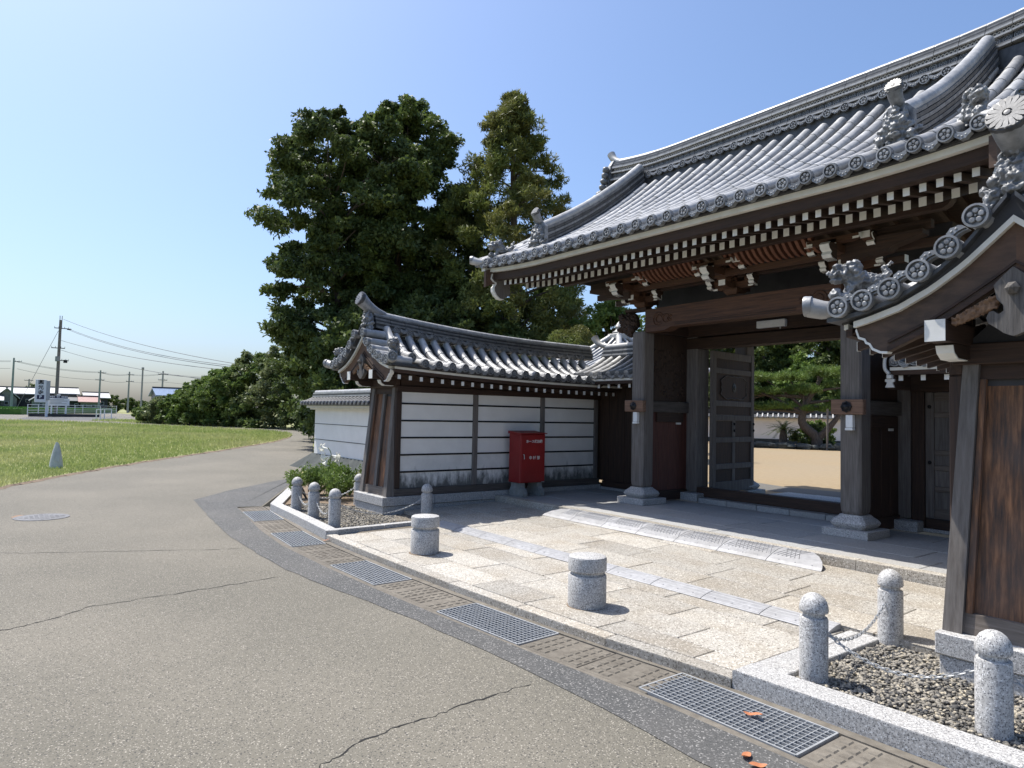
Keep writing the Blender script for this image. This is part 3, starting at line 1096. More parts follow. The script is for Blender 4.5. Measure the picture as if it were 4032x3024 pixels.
    # ---- gable: barge boards with mouldings, cream edge, white curled noses
    HT = [(0, 2.92), (.1, 2.83), (.27, 2.68), (.46, 2.55), (.66, 2.45), (.87, 2.385), (.96, 2.365)]
    HB = [(0, 2.62), (.1, 2.545), (.3, 2.415), (.47, 2.31), (.74, 2.185)]
    for sd in (1, -1):
        ds = [i * .06 for i in range(17)]
        for nm, fa, fb, y0, yb, m in (('barge_board', lambda d: interp(HB, d) + .0, lambda d: interp(HT, d), 4.875, 4.93, rustdark), ('barge_moulding', lambda d: interp(HB, d) + .055, lambda d: interp(HB, d) + .075, 4.862, 4.875, brown_x),
                                      ('barge_moulding', lambda d: interp(HB, d) - .002, lambda d: interp(HB, d) + .032, 4.855, 4.875, brown_x), ('cream_edge', lambda d: interp(HT, d), lambda d: interp(HT, d) + .042, 4.835, 4.93, cream_paint),
                                      ('verge_board', lambda d: interp(HT, d) + .043, lambda d: interp(P_G, d) - .075, 4.85, 4.95, house_dark)):
            lim = .74 if 'moulding' in nm else .96
            dd = [d for d in ds if d < lim - .02] + [lim]
            pts = [(d, fb(d)) for d in dd]
            low = [(d, fa(d)) for d in dd if not (nm == 'barge_board' and d > .72)]
            if nm == 'barge_board':
                low += [(.74, 2.185), (.79, 2.19), (.84, 2.215), (.86, 2.25), (.885, 2.262), (.895, 2.285), (.935, 2.30)]
            MB().prism(pts + low[::-1], lambda u, z, w: (X(sd * u), w, z), y0, yb).build(nm, m, root)
        nose = [(.74, 2.185), (.79, 2.19), (.84, 2.215), (.86, 2.25), (.885, 2.262), (.895, 2.285), (.935, 2.30), (.955, 2.36)]
        nose2 = [(a + .008, b - .014) for a, b in nose]
        MB().prism(nose + nose2[::-1], lambda u, z, w: (X(sd * u), w, z), 4.868, 4.935).build('white_nose_edge', white_paint, root)
    # gable pendant
    half = [(0, 2.645), (.05, 2.6), (.1, 2.545), (.085, 2.46), (.052, 2.42), (.05, 2.385), (.075, 2.365), (.105, 2.39), (.125, 2.385), (.14, 2.35), (.13, 2.315), (.09, 2.285), (.05, 2.25), (.02, 2.236), (0, 2.23)]
    MB().prism([(u, z) for u, z in half] + [(-u, z) for u, z in half[::-1][1:-1]], lambda u, z, w: (X(u), w, z), 4.815, 4.87).build('gable_pendant', pendant_m, root)
    o = MB()
    o.lathe([(.04, 0), (.04, .02), (.028, .035), (.012, .055), (.001, .06)], 6, fn=lambda x, y, z: (X(x), 4.815 - z, 2.515 + y))
    o.build('pendant_boss', pendant_m, root)
    for sd in (1, -1):
        P = []
        for k in range(9):
            t = k / 8
            d = lerp(.11, .31, t)
            zc_ = interp(HB, d) - .06 - .035 * (1 - t)
            P.append(((X(sd * d), 4.85, zc_), (.032, .018, .03)))
            for q in range(6):
                a = q * PI / 3 + k
                P.append(((X(sd * (d + .026 * math.cos(a))), 4.838, zc_ + .03 * math.sin(a) * (1.2 - .5 * t)), (.012, .012, .012)))
        lump(P, carved, 'pendant_fin', root, 21, .1, .008)
    # ---- verge tiles: short round tiles pointing out of the gable
    vd = [.17, .33, .50, .68, .86, 1.03]
    for sd in (1, -1):
        for i, d in enumerate(vd):
            z = interp(P_G, d)
            mb = MB().tube([(X(sd * d), ynear + .035, z), (X(sd * d), 5.17, z - .02)], .07, 12)
            vt = mb.build('verge_tile', tile, root, 50)
            place('verge_disc', DISC, None, vt, (X(sd * d), ynear, z))
            d2 = d + .09
            if i < len(vd) - 1:
                z2 = interp(P_G, d2)
                sl = math.atan2(interp(P_G, d2 + .05) - interp(P_G, d2 - .05), .1 * sd * s)
                k = place('verge_edge_tile', KARA, None, root, (X(sd * d2), ynear + .03, z2 - .012), (0, -sl, 0), (.85, 1, .85))
        # corner tile curling outwards
        z = interp(P_G, 1.15)
        mb = MB().tube([(X(sd * 1.05), ynear + .12, z), (X(sd * 1.16), ynear + .05, z + .004), (X(sd * 1.24), ynear + .015, z + .028)], [.055, .068, .074], 12)
        mb.build('corner_tile', tile, root, 50)
        place('corner_disc', DISC, None, root, (X(sd * 1.272), ynear - .003, z + .036), (0, 0, rz[1 if sd * s > 0 else -1] * .8))
    # long roll lying over the inner ends of the verge tiles
    for sd in (1, -1):
        vl = [.12, .34, .56, .78, 1.0]
        for a, b in zip(vl, vl[1:]):
            MB().tube([(X(sd * lerp(a, b, k / 3)), 5.2, interp(P_G, lerp(a, b, k / 3)) + .05) for k in range(4)], [.066, .068, .069, .072], 12).build('verge_roll', tile, root, 50)
        place('verge_disc', DISC, None, root, (X(sd * 1.035), 5.2, interp(P_G, 1.02) + .045), (0, 0, rz[1 if sd * s > 0 else -1]))
    # sheathing below the verge tiles
    for sd in (1, -1):
        mb = MB()
        dd = [.02 + i * .0925 for i in range(13)]
        for a, b in zip(dd, dd[1:]):
            mb.hexa([(X(sd * a), ynear + .05, interp(P_G, a) - .09), (X(sd * b), ynear + .05, interp(P_G, b) - .09), (X(sd * b), 5.25, interp(P_G, b) - .10), (X(sd * a), 5.25, interp(P_G, a) - .10),
                     (X(sd * a), ynear + .05, interp(P_G, a) - .06), (X(sd * b), ynear + .05, interp(P_G, b) - .06), (X(sd * b), 5.25, interp(P_G, b) - .06), (X(sd * a), 5.25, interp(P_G, a) - .06)])
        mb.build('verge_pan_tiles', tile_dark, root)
    # ---- slopes: round tiles in courses, pan tiles between, eave discs
    rows = []
    y = 5.38
    while y < y1 + .02:
        rows.append(y)
        y += .25
    for sd in (1, -1):
        dl = [.1, .36, .62, .88, 1.105]
        for y in rows:
            for a, b in zip(dl, dl[1:]):
                path = []
                for k in range(4):
                    d = lerp(a, b, k / 3)
                    path.append((X(sd * d), y, Z(d, y)))
                MB().tube(path, [.062, .064, .066, .07], 10).build('round_tile', tile, root, 50)
            place('eave_disc', DISC_S, None, root, (X(sd * 1.145), y, Z(1.14, y) - .002), (0, 0, rz[1 if sd * s > 0 else -1]))
        for ya, yb in zip(rows, rows[1:]):
            mb = MB()
            st = [.08 + i * .155 for i in range(8)]
            for a, b in zip(st, st[1:]):
                b = min(b, 1.12)
                def f(i, j):
                    yy = lerp(ya, yb, i)
                    d = lerp(a, b + .012, j)
                    return (X(sd * d), yy, Z(d, yy) - .045 - .03 * math.sin(PI * i) + .022 * j - .01)
                mb.grid(f, 4, 1)
                # front lip of the pan tile
                lip = [(X(sd * (b + .012)), lerp(ya, yb, i / 4), Z(b, lerp(ya, yb, i / 4)) - .045 - .03 * math.sin(PI * i / 4) + .012) for i in range(5)]
                mb.add(lip + [(p[0], p[1], p[2] - .024) for p in lip], [(i, i + 1, 6 + i, 5 + i) for i in range(4)])
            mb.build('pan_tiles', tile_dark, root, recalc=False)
            ym = (ya + yb) / 2
            place('pan_tile_edge', KARA_W, None, root, (X(sd * 1.13), ym, Z(1.12, ym) + .008), (0, 0, rz[1 if sd * s > 0 else -1]))
    # ---- ridge courses and end ornament
    ry = [lerp(5.0, y1 + .1, i / 16) for i in range(17)]
    path = [(X(0), y, Z(0, y)) for y in ry]
    for k, (za, zb, h) in enumerate(((-.07, -.03, .15), (-.028, .01, .13), (.012, .042, .145), (.046, .074, .125), (.078, .104, .115), (.108, .132, .105), (.136, .158, .095))):
        seg_box(MB(), path, h, za, zb, .28).build('ridge_course', tile_dark if k % 2 else ridge_m, root)
    for k in range(len(rows)):
        yy = rows[k]
        place('ridge_disc', RIDGE_DISC, None, root, (X(.155), yy, Z(0, yy) - .04), (0, 0, rz[s]))
        if k + 1 < len(rows):
            place('ridge_edge_tile', KARA_W, None, root, (X(.152), yy + .125, Z(0, yy + .125) + .015), (0, 0, rz[s]))
    seg_box(MB(), [(p[0], p[1], p[2]) for p in path], .06, .158, .168, .3).build('ridge_course', tile, root)
    nm = 0
    for a in range(16):
        MB().tube([(path[a][0], path[a][1] + .003, path[a][2] + .178), (path[a + 1][0], path[a + 1][1] - .003, path[a + 1][2] + .178)], .062, 10).build('ridge_cap', tile, root, 50)
    z0 = Z(0, 4.85)
    lump(oni_parts(X(0), 4.93, z0 - .14, .36, 0, -1), oni_m, 'ridge_end_ornament', root, 5)
    o = MB()
    pth = [(X(0), 5.22, z0 + .15), (X(0), 5.05, z0 + .2), (X(0), 4.9, z0 + .28), (X(0), 4.78, z0 + .38)]
    tb = MB().tube(smooth_pts(pth, 4), [lerp(.06, .115, i / 12) for i in range(13)], 16).build('horn_tile', disc_m, root, 50)
    place('horn_tile_petals', CHRYS_P, None, tb, (X(0), 4.755, z0 + .392), (math.radians(-20), 0, 0), (.93, .93, .93))
    cd = place('horn_tile_disc', CHRYS, None, tb, (X(0), 4.755, z0 + .392), (math.radians(-20), 0, 0), (.93, .93, .93))
    # lion on the inner lower corner and a small ornament on the outer one
    lump(lion_parts(.3, s * .75, -.6, X(.98), ynear + .16, interp(P_G, .95) + .06), oni_m, 'guardian_lion', root, 3, .16)
    lump(lion_parts(.26, -s * .75, -.6, X(-.98), ynear + .16, interp(P_G, .95) + .06), oni_m, 'guardian_lion', root, 4, .16)


pendant_m = mat('pendant_wood', [(.06, .053, .047), (.15, .137, .125)], .85, 6, (9, 9, .6), bump=.5, detail=8)
carved = mat('carved_wood', [(.09, .045, .022), (.26, .15, .08)], .8, 16, bump=.4, bscale=40)
rustdark = mat('barge_wood', [(.04, .028, .022), (.11, .07, .048)], .8, 3, (2, 6, 6), bump=.25, detail=8, large=(.17, .085, .045, .6), lscale=1.6)
# plaster with mould climbing from the sill
plaster_stain = mat('stained_plaster', [(.63, .615, .58), (.8, .78, .74)], .85, 3, bump=.03)
_nt = plaster_stain.node_tree
_N, _L = _nt.nodes, _nt.links
_b = _N['Principled BSDF']
_src = _b.inputs['Base Color'].links[0].from_socket
_tc = _N.new('ShaderNodeTexCoord')
_sx = _N.new('ShaderNodeSeparateXYZ')
_L.new(_tc.outputs['Object'], _sx.inputs[0])
_mp = _N.new('ShaderNodeMapping')
_mp.inputs['Scale'].default_value = (3, 3, 1.1)
_L.new(_tc.outputs['Object'], _mp.inputs[0])
_nz = _N.new('ShaderNodeTexNoise')
_nz.inputs['Scale'].default_value = 2.4
_nz.inputs['Detail'].default_value = 9
_nz.inputs['Roughness'].default_value = .7
_L.new(_mp.outputs[0], _nz.inputs['Vector'])
_ma = _N.new('ShaderNodeMath')
_ma.operation = 'MULTIPLY_ADD'   # noise*0.9 - height
_ma.inputs[1].default_value = .95
_L.new(_nz.outputs[0], _ma.inputs[0])
_mz = _N.new('ShaderNodeMath')
_mz.operation = 'MULTIPLY'
_mz.inputs[1].default_value = -1
_L.new(_sx.outputs['Z'], _mz.inputs[0])
_L.new(_mz.outputs[0], _ma.inputs[2])
_mr = _N.new('ShaderNodeMapRange')
_mr.inputs[1].default_value = -.24
_mr.inputs[2].default_value = -.02
_mr.inputs[4].default_value = .93
_L.new(_ma.outputs[0], _mr.inputs[0])
_mx = _N.new('ShaderNodeMix')
_mx.data_type = 'RGBA'
_L.new(_src, _mx.inputs[6])
_mx.inputs[7].default_value = (.085, .09, .085, 1)
_L.new(_mr.outputs[0], _mx.inputs[0])
_L.new(_mx.outputs[2], _b.inputs['Base Color'])

wl = empty('wing_wall', (-10.47, 5.2, 0))
tag(wl, 'tile-roofed wing wall of white plaster panels behind the red hose box', 'wall', 'wing walls flanking the gate court')
wing(-10.47, 1, wl)
wr = empty('wing_wall', (-1.43, 5.2, 0))
tag(wr, 'large tile-roofed wing wall end with sunburnt boards and plum-disc gable tiles', 'wall', 'wing walls flanking the gate court')
wing(-1.43, -1, wr)
tie_wood = mat('tie_wood', [(.1, .055, .035), (.25, .15, .1)], .8, 5, (.6, 9, 9), bump=.3, detail=8)
rib_red = mat('rib_wood', [(.11, .04, .022), (.2, .085, .045)], .75, 6, (9, 9, .6), bump=.2, vary=.15)

# ================================================================== MAIN GATE
XC = -6.115
XL, XR = -7.91, -4.32
gate = empty('temple_gate', (XC, 10.1, .26))
tag(gate, 'large wooden temple gate with grey tiled roof and open door', 'gate')


def plinth(cx, cy, w, z0, z1):
    MB().cbox(cx - w, cx + w, cy - w, cy + w, z0, z1, .008).build('plinth', granite, gate)


def column(cx, cy, h=.135):
    plinth(cx, cy, .29, .26, .36)
    # flared base stone
    o = MB()
    prof = [(.185, .362), (.215, .40), (.225, .43), (.205, .465), (.155, .51), (.142, .53)]
    def ring(r, z, c):
        return [(cx - r + c, cy - r, z), (cx + r - c, cy - r, z), (cx + r, cy - r + c, z), (cx + r, cy + r - c, z), (cx + r - c, cy + r, z), (cx - r + c, cy + r, z), (cx - r, cy + r - c, z), (cx - r, cy - r + c, z)]
    vs, fs = [], []
    for r, z in prof: vs += ring(r, z, .028)
    for i in range(len(prof) - 1):
        for k in range(8): fs.append((8 * i + k, 8 * i + (k + 1) % 8, 8 * i + 8 + (k + 1) % 8, 8 * i + 8 + k))
    fs += [tuple(range(8))[::-1], tuple(range(8 * len(prof) - 8, 8 * len(prof)))]
    o.add(vs, fs).build('base_stone', granite, gate)
    # chamfered square shaft tucked in at the foot
    o = MB()
    vs, fs = [], []
    sh = [(h - .022, .532), (h - .006, .57), (h, .64), (h, 3.1), (h - .012, 3.14)]
    for r, z in sh: vs += ring(r, z, .022)
    for i in range(len(sh) - 1):
        for k in range(8): fs.append((8 * i + k, 8 * i + (k + 1) % 8, 8 * i + 8 + (k + 1) % 8, 8 * i + 8 + k))
    fs += [tuple(range(8))[::-1], tuple(range(8 * len(sh) - 8, 8 * len(sh)))]
    o.add(vs, fs).build('column', wood_v, gate)


for cx in (XL, XR):
    for cy in (8.79, 11.70):
        column(cx, cy)
# main pillars, heavier, with plinths
for cx in (-7.85, -4.32):
    MB().cbox(cx - .34, cx + .34, 9.74, 10.5, .26, .40, .008).build('plinth', granite, gate)
    MB().cbox(cx - .18, cx + .18, 9.92, 10.28, .402, 4.2, .02).build('main_pillar', wood_v, gate)
# sill stones and timber threshold
for k in range(5):
    a, b = lerp(-7.5, -4.67, k / 5), lerp(-7.5, -4.67, (k + 1) / 5)
    MB().cbox(a + .003, b - .003, 9.76, 10.44, .2, .335, .008).build('sill_stone', granite_floor, gate)
MB().cbox(-7.66, -4.51, 9.93, 10.1, .337, .5, .01).build('threshold', brown_x, gate)
# lintels behind
MB().cbox(-8.3, -3.9, 9.9, 10.2, 2.93, 3.12, .012).build('lintel', brown_x, gate)
MB().cbox(-8.4, -3.8, 9.86, 10.24, 3.14, 3.5, .012).build('lintel', brown_x, gate)
MB().cbox(-8.6, -3.6, 9.9, 10.2, 3.5, 4.35, .01).build('gable_wall_board', house_dark, gate)
# carved front beam (thicker at the ends, arched underside)
o = MB()
n = 24
top, bot = [], []
for i in range(n + 1):
    t = i / n
    x = lerp(XL + .13, XR - .13, t)
    e = min(t, 1 - t)
    top.append((x, 3.5 + .012 * math.sin(PI * t)))
    bot.append((x, 3.125 if e < .13 else 3.125 + .05 * min(1, (e - .13) / .03)))
o.prism(top + bot[::-1], lambda x, z, w: (x, w, z), 8.68, 8.90)
o.build('front_beam', beam_wood, gate)
# shallow scroll carving on the beam ends
for sx, cx in ((1, XL + .42), (-1, XR - .42)):
    o = MB()
    for ring_r, dx in ((.11, 0), (.065, .01), (.05, .24), (.03, .26), (.07, .16)):
        pts = []
        for k in range(15):
            a = k / 14 * 1.6 * PI + .4
            pts.append((cx + sx * (dx + ring_r * math.cos(a)), 8.676, 3.32 + ring_r * math.sin(a) * .95))
        o.tube(pts, [.004 + .007 * math.sin(PI * k / 14) for k in range(15)], 6)
    o.build('beam_carving', beam_wood, gate, 60)
for z, zz in ((3.21, 3.2), (3.235, 3.229)):
    MB().box(XL + .75, XR - .75, 8.672, 8.68, zz, z).build('beam_moulding', brown_x, gate)
# same beam on the court side, side beams
for yy in (11.7,):
    MB().cbox(XL, XR, yy - .11, yy + .11, 3.125, 3.5, .01).build('rear_beam', brown_x, gate)
for cx in (XL, XR):
    MB().cbox(cx - .1, cx + .1, 8.93, 11.56, 3.15, 3.49, .01).build('side_beam', brown_y, gate)
    # animal-head noses poking out sideways and forward
    sd = -1 if cx == XL else 1
    P = [((cx + sd * (.22 + .035 * k), 8.79 + .03 * math.sin(k * 2.1), 3.3 + .09 * math.sin(k * 1.3)), (.1, .1, .11)) for k in range(7)]
    P += [((cx + sd * (.2 + .06 * k), 8.79 - .08, 3.2 + .06 * k), .055) for k in range(5)]
    P += [((cx + sd * (.5), 8.79, 3.22), (.09, .07, .05)), ((cx + sd * .36, 8.79, 3.45), (.1, .06, .06)), ((cx + sd * .24, 8.74, 3.14), .07)]
    lump(P, brown_v, 'carved_nose', gate, 11, .25)
    MB().cbox(cx - .35 if sd < 0 else cx - .12, cx + .12 if sd < 0 else cx + .35, 8.70, 8.88, 3.505, 3.555, .008).build('cap_plate', brown_x, gate)
# tie beam at mid height with iron bosses on the column fronts
for cx in (XL, XR):
    MB().cbox(cx - .205, cx + .205, 8.565, 8.652, 1.79, 1.98, .008).build('tie_end', tie_wood, gate)
    o = MB()
    o.lathe([(.066, 0), (.07, .012), (.05, .022), (.042, .035), (.022, .05), (.001, .055)], 8, fn=lambda x, y, z: (cx + x, 8.565 - z, 1.885 + y))
    for k in range(8):
        a = k * PI / 4
        o.ball((cx + .058 * math.cos(a), 8.553, 1.885 + .058 * math.sin(a)), (.016, .01, .016), 6, 4)
    o.build('iron_boss', iron, gate, 40)
    MB().cbox(cx - .075, cx + .075, 8.93, 10.1, 1.79, 1.98, .008).build('side_tie', wood_y, gate)
    MB().cbox(cx - .06, cx + .06, 9.1, 9.8, 1.62, 1.788, .008).build('tie_bracket', brown_y, gate)
    MB().cbox(cx - .05, cx + .05, 9.62, 9.74, 1.585, 1.619, .003).build('bracket_shoe', white_paint, gate)
    # side infill: carved board above, planks below
    for k in range(4):
        a, b = lerp(8.93, 9.92, k / 4), lerp(8.93, 9.92, (k + 1) / 4)
        MB().cbox(cx - .03, cx + .03, a + .002, b - .002, .45, 1.785, .004).build('side_plank', red_board if cx == XL else brown_v, gate)
    MB().box(cx - .02, cx + .02, 8.93, 9.92, 1.985, 3.14).build('side_panel', brown_v, gate)
    st = random.getstate()
    random.seed(4)
    o = MB()
    for k in range(90):
        yy, zz = random.uniform(9.03, 9.86), random.uniform(2.06, 2.95)
        o.ball((cx + (.022 if cx == XL else -.022), yy, zz), (.016, random.uniform(.02, .045), random.uniform(.02, .045)), 7, 5, .2)
    random.setstate(st)
    o.build('carved_relief', brown_v, gate, 60)['kind'] = 'stuff'
    MB().cbox(cx - .05, cx + .05, 8.93, 9.92, .28, .448, .006).build('foot_beam', brown_y, gate)
# small white wall lamps under the tie ends
for cx in (XL, XR):
    dx = .015 if cx == XL else .02
    lampb = empty('column_lamp', (cx + dx, 8.63, 1.6))
    tag(lampb, 'small white box lamp on the %s gate column' % ('column beside the open door leaf' if cx == XL else 'front column nearer the large gable'), 'lamp', 'lamps on the gate columns')
    MB().cbox(cx + dx - .045, cx + dx + .045, 8.585, 8.653, 1.625, 1.785, .006).build('lamp_cover', rail_white, lampb)
    MB().cbox(cx + dx - .052, cx + dx + .046, 8.58, 8.653, 1.59, 1.622, .005).build('lamp_foot', rail_white, lampb)

# ---- brackets


def arm_x(cx, yc, z, L, h=.1, w=.11):
    pts = [(-L, .045), (-L, h), (L, h), (L, .045), (L - .05, .012), (L - .12, 0), (-L + .12, 0), (-L + .05, .012)]
    a = MB().prism(pts, lambda u, v, k: (cx + u, k, z + v), yc - w / 2, yc + w / 2).build('bracket_arm', beam_wood, gate)
    for sd in (-1, 1):
        e = MB().box(cx + sd * L, cx + sd * (L + .004), yc - w / 2 - .001, yc + w / 2 + .001, z + .018, z + h + .001)
        e.build('arm_end', white_paint, a)
        # thin white edge line below the curve
        MB().box(cx + sd * (L - .075), cx + sd * L, yc - w / 2 - .004, yc - w / 2 - .001, z + .008, z + .034).build('arm_edge', white_paint, a)


def arm_y(cx, y0, y1, z, h=.1, w=.11, nose=True):
    pts = [(y0, .04), (y0, h), (y1, h), (y1, 0), (y0 + .1, 0), (y0 + .04, .012)]
    a = MB().prism(pts, lambda u, v, k: (k, u, z + v), cx - w / 2, cx + w / 2).build('bracket_arm', beam_wood, gate)
    MB().box(cx - w / 2 - .001, cx + w / 2 + .001, y0 - .005, y0, z + .02, z + h + .001).build('arm_end', white_paint, a)


def block(cx, cy, z, w=.075, h=.08):
    o = MB()
    q = []
    for r, zz in ((w * .72, z), (w, z + h * .45), (w, z + h)):
        q += [(cx - r, cy - r, zz), (cx + r, cy - r, zz), (cx + r, cy + r, zz), (cx - r, cy + r, zz)]
    o.add(q, [(3, 2, 1, 0), (8, 9, 10, 11)] + [(4 * i + k, 4 * i + (k + 1) % 4, 4 * i + 4 + (k + 1) % 4, 4 * i + 4 + k) for i in (0, 1) for k in range(4)])
    o.build('bearing_block', beam_wood, gate)


def nose(cx, y0, z, big=1.0):
    """white-faced curled beam nose pointing at the road"""
    pts = [(0, .0), (-.09, .015), (-.12, .045), (-.1, .075), (-.14, .1), (-.16, .14), (-.13, .165), (0, .165)]
    a = MB().prism([(y0 + u * big, z + v * big) for u, v in pts], lambda u, v, k: (k, u, v), cx - .045 * big, cx + .045 * big).build('beam_nose', brown_y, gate)
    f = [(u, v) for u, v in pts[:7]]
    f2 = [(u - .008, v + .002) for u, v in f]
    MB().prism([(y0 + u * big, z + v * big) for u, v in f + f2[::-1]], lambda u, v, k: (k, u, v), cx - .047 * big, cx + .047 * big).build('nose_face', white_paint, a)


XM = (XL + XR) / 2
for cx in (XL, XM, XR):
    mid = cx == XM
    if mid:   # strut shaped like frog legs under the middle bracket
        MB().prism([(-.32, 3.515), (-.22, 3.53), (-.1, 3.565), (.1, 3.565), (.22, 3.53), (.32, 3.515)], lambda u, v, k: (cx + u, k, v), 8.74, 8.84).build('frog_leg_strut', brown_x, gate)
    block(cx, 8.79, 3.555, .115, .085)
    arm_x(cx, 8.79, 3.64, .34)
    arm_y(cx, 8.47, 9.1, 3.64)
    for dx in (-.28, 0, .28): block(cx + dx, 8.79, 3.725)
    block(cx, 8.53, 3.725)
    arm_x(cx, 8.53, 3.80, .38)
    arm_y(cx, 8.2, 9.1, 3.80)
    nose(cx, 8.22, 3.68, 1.25)
    nose(cx + .38, 8.5, 3.83, 1.0)
    nose(cx - .38, 8.5, 3.83, 1.0)
    nose(cx + .36, 8.76, 3.66, .9)
    nose(cx - .36, 8.76, 3.66, .9)
    arm_y(cx + .36, 8.3, 8.6, 3.9)
    arm_y(cx - .36, 8.3, 8.6, 3.9)
    for dx in (-.31, 0, .31): block(cx + dx, 8.53, 3.885, .052, .065)
    block(cx, 8.26, 3.885, .055, .065)
    arm_x(cx, 8.26, 3.905, .33, .07)
    # sideways noses on the outer brackets
    if not mid:
        sd = -1 if cx == XL else 1
        for k, (yy, zz) in enumerate(((8.79, 3.64), (8.53, 3.8))):
            a = MB().cbox(cx + sd * .38, cx + sd * .62, yy - .045, yy + .045, zz + .01, zz + .1, .01).build('bracket_tail', brown_x, gate)
            MB().box(cx + sd * .62, cx + sd * .626, yy - .047, yy + .047, zz + .012, zz + .102).build('arm_end', white_paint, a)
        # step of beams carrying the overhanging purlin end
        MB().prism([(0, 0), (sd * .55, .06), (sd * .62, .12), (sd * .95, .2), (sd * .95, .26), (0, .26)], lambda u, v, k: (cx + u, k, 3.68 + v), 8.42, 8.6).build('stepped_beam', brown_x, gate)
# longitudinal beams and purlins
MB().cbox(-9.0, -3.2, 8.74, 8.84, 3.80, 3.9, .006).build('wall_beam', brown_x, gate)
MB().cbox(-8.9, -3.3, 8.475, 8.57, 3.785 + .16, 4.05, .006).build('wall_beam', brown_x, gate)
MB().cbox(XL + .2, XR - .2, 8.45, 8.475, 3.775, 3.87, .006).build('rib_rail', beam_wood, gate)
MB().cbox(-9.1, -3.13, 8.05, 8.17, 4.015, 4.14, .008).build('eave_purlin', brown_x, gate)
for sd in (-1, 1):
    e = MB().prism([(0, 0), (.1, -.0), (.16, .03), (.2, .08), (.2, .125), (0, .125)], lambda u, v, k: ((-9.1 - u) if sd < 0 else (-3.13 + u), k, 4.015 + v), 8.05, 8.17).build('purlin_end', brown_x, gate)
# curved ribs between the brackets
for k in range(34):
    x = lerp(XL + .3, XR - .3, k / 33)
    if abs(x - XM) < .22: continue
    pts = [(8.46, 3.87), (8.38, 3.885), (8.28, 3.94), (8.20, 4.02), (8.175, 4.1), (8.21, 4.12), (8.30, 4.02), (8.38, 3.96), (8.46, 3.93)]
    MB().prism([(a, b) for a, b in pts], lambda u, v, w: (w, u, v), x - .022, x + .022).build('eave_rib', rib_red, gate)

# ---- rafters, two tiers, white ends
def lift(x):
    return .085 * max(0, (abs(x - XC) - 2.4) / 1.65) ** 2


nR = 26
for k in range(-nR, nR + 1):
    x = XC + k * .1535
    if abs(x - XC) > 3.78: continue
    e = lift(x)
    for nm, y0, ya, z0, za, w, h in (('flying_rafter', 7.24, 7.85, 4.005, 4.115, .031, .040), ('base_rafter', 7.62, 10.2, 3.985, 4.90, .036, .047)):
        if nm == 'base_rafter' and abs(x - XC) > 3.62: continue
        mb = MB()
        q = []
        for y, z in ((y0, z0 + e), (ya, za + e * (1 if nm[0] == 'f' else .2))):
            q += [(x - w, y, z - h), (x + w, y, z - h), (x + w, y, z + h), (x - w, y, z + h)]
        mb.add(q, [(3, 2, 1, 0), (4, 5, 6, 7), (0, 1, 5, 4), (1, 2, 6, 5), (2, 3, 7, 6), (3, 0, 4, 7)])
        r = mb.build(nm, brown_y, gate)
        MB().box(x - w - .001, x + w + .001, y0 - .005, y0, z0 + e - h - .001, z0 + e + h + .001).build('rafter_end', white_paint, r)
# rear rafters (one tier)
for k in range(-20, 21, 2):
    x = XC + k * .17
    MB().hexa([(x - .035, 10.3, 4.88), (x + .035, 10.3, 4.88), (x + .035, 13.2, 4.0), (x - .035, 13.2, 4.0), (x - .035, 10.3, 4.97), (x + .035, 10.3, 4.97), (x + .035, 13.2, 4.09), (x - .035, 13.2, 4.09)]).build('base_rafter', brown_y, gate)
# soffit boards
xs = [XC + 4.0 * (i / 12 - 1) for i in range(25)]
for nm, y0, z0, y1, z1 in (('soffit_board', 7.14, 4.065, 7.86, 4.175), ('soffit_board', 7.60, 4.085, 10.25, 5.0), ('soffit_board', 13.3, 4.1, 10.25, 5.03)):
    mb = MB()
    for a, b in zip(xs, xs[1:]):
        mb.add([(a, y0, z0 + lift(a)), (b, y0, z0 + lift(b)), (b, y1, z1 + .2 * lift(b)), (a, y1, z1 + .2 * lift(a))], [(0, 1, 2, 3)])
    mb.build(nm, brown_x, gate, recalc=False)


def eave_strip(nm, y0, y1, z0, z1, m, half=3.93):
    mb = MB()
    xx = [XC + half * (i / 14 - 1) for i in range(29)]
    for a, b in zip(xx, xx[1:]):
        la, lb = lift(a), lift(b)
        mb.hexa([(a, y0, z0 + la), (b, y0, z0 + lb), (b, y1, z0 + lb), (a, y1, z0 + la), (a, y0, z1 + la), (b, y0, z1 + lb), (b, y1, z1 + lb), (a, y1, z1 + la)])
    mb.build(nm, m, gate)


eave_strip('rafter_board', 7.58, 7.66, 4.08, 4.115, brown_x, 3.7)
eave_strip('eave_beam', 7.11, 7.24, 4.05, 4.175, brown_x)
eave_strip('cream_strip', 7.04, 7.2, 4.178, 4.243, cream_paint, 3.96)
eave_strip('tile_batten', 7.0, 7.2, 4.246, 4.275, house_dark)
eave_strip('rear_eave_beam', 13.3, 13.42, 4.07, 4.24, brown_x)

# ---- gate roof surface


def ZM(d, x):
    t = 3.35 - d
    return 4.325 + .401 * t + .073 * t * t + lift(x) * lerp(1.5, 1, d / 3.35)


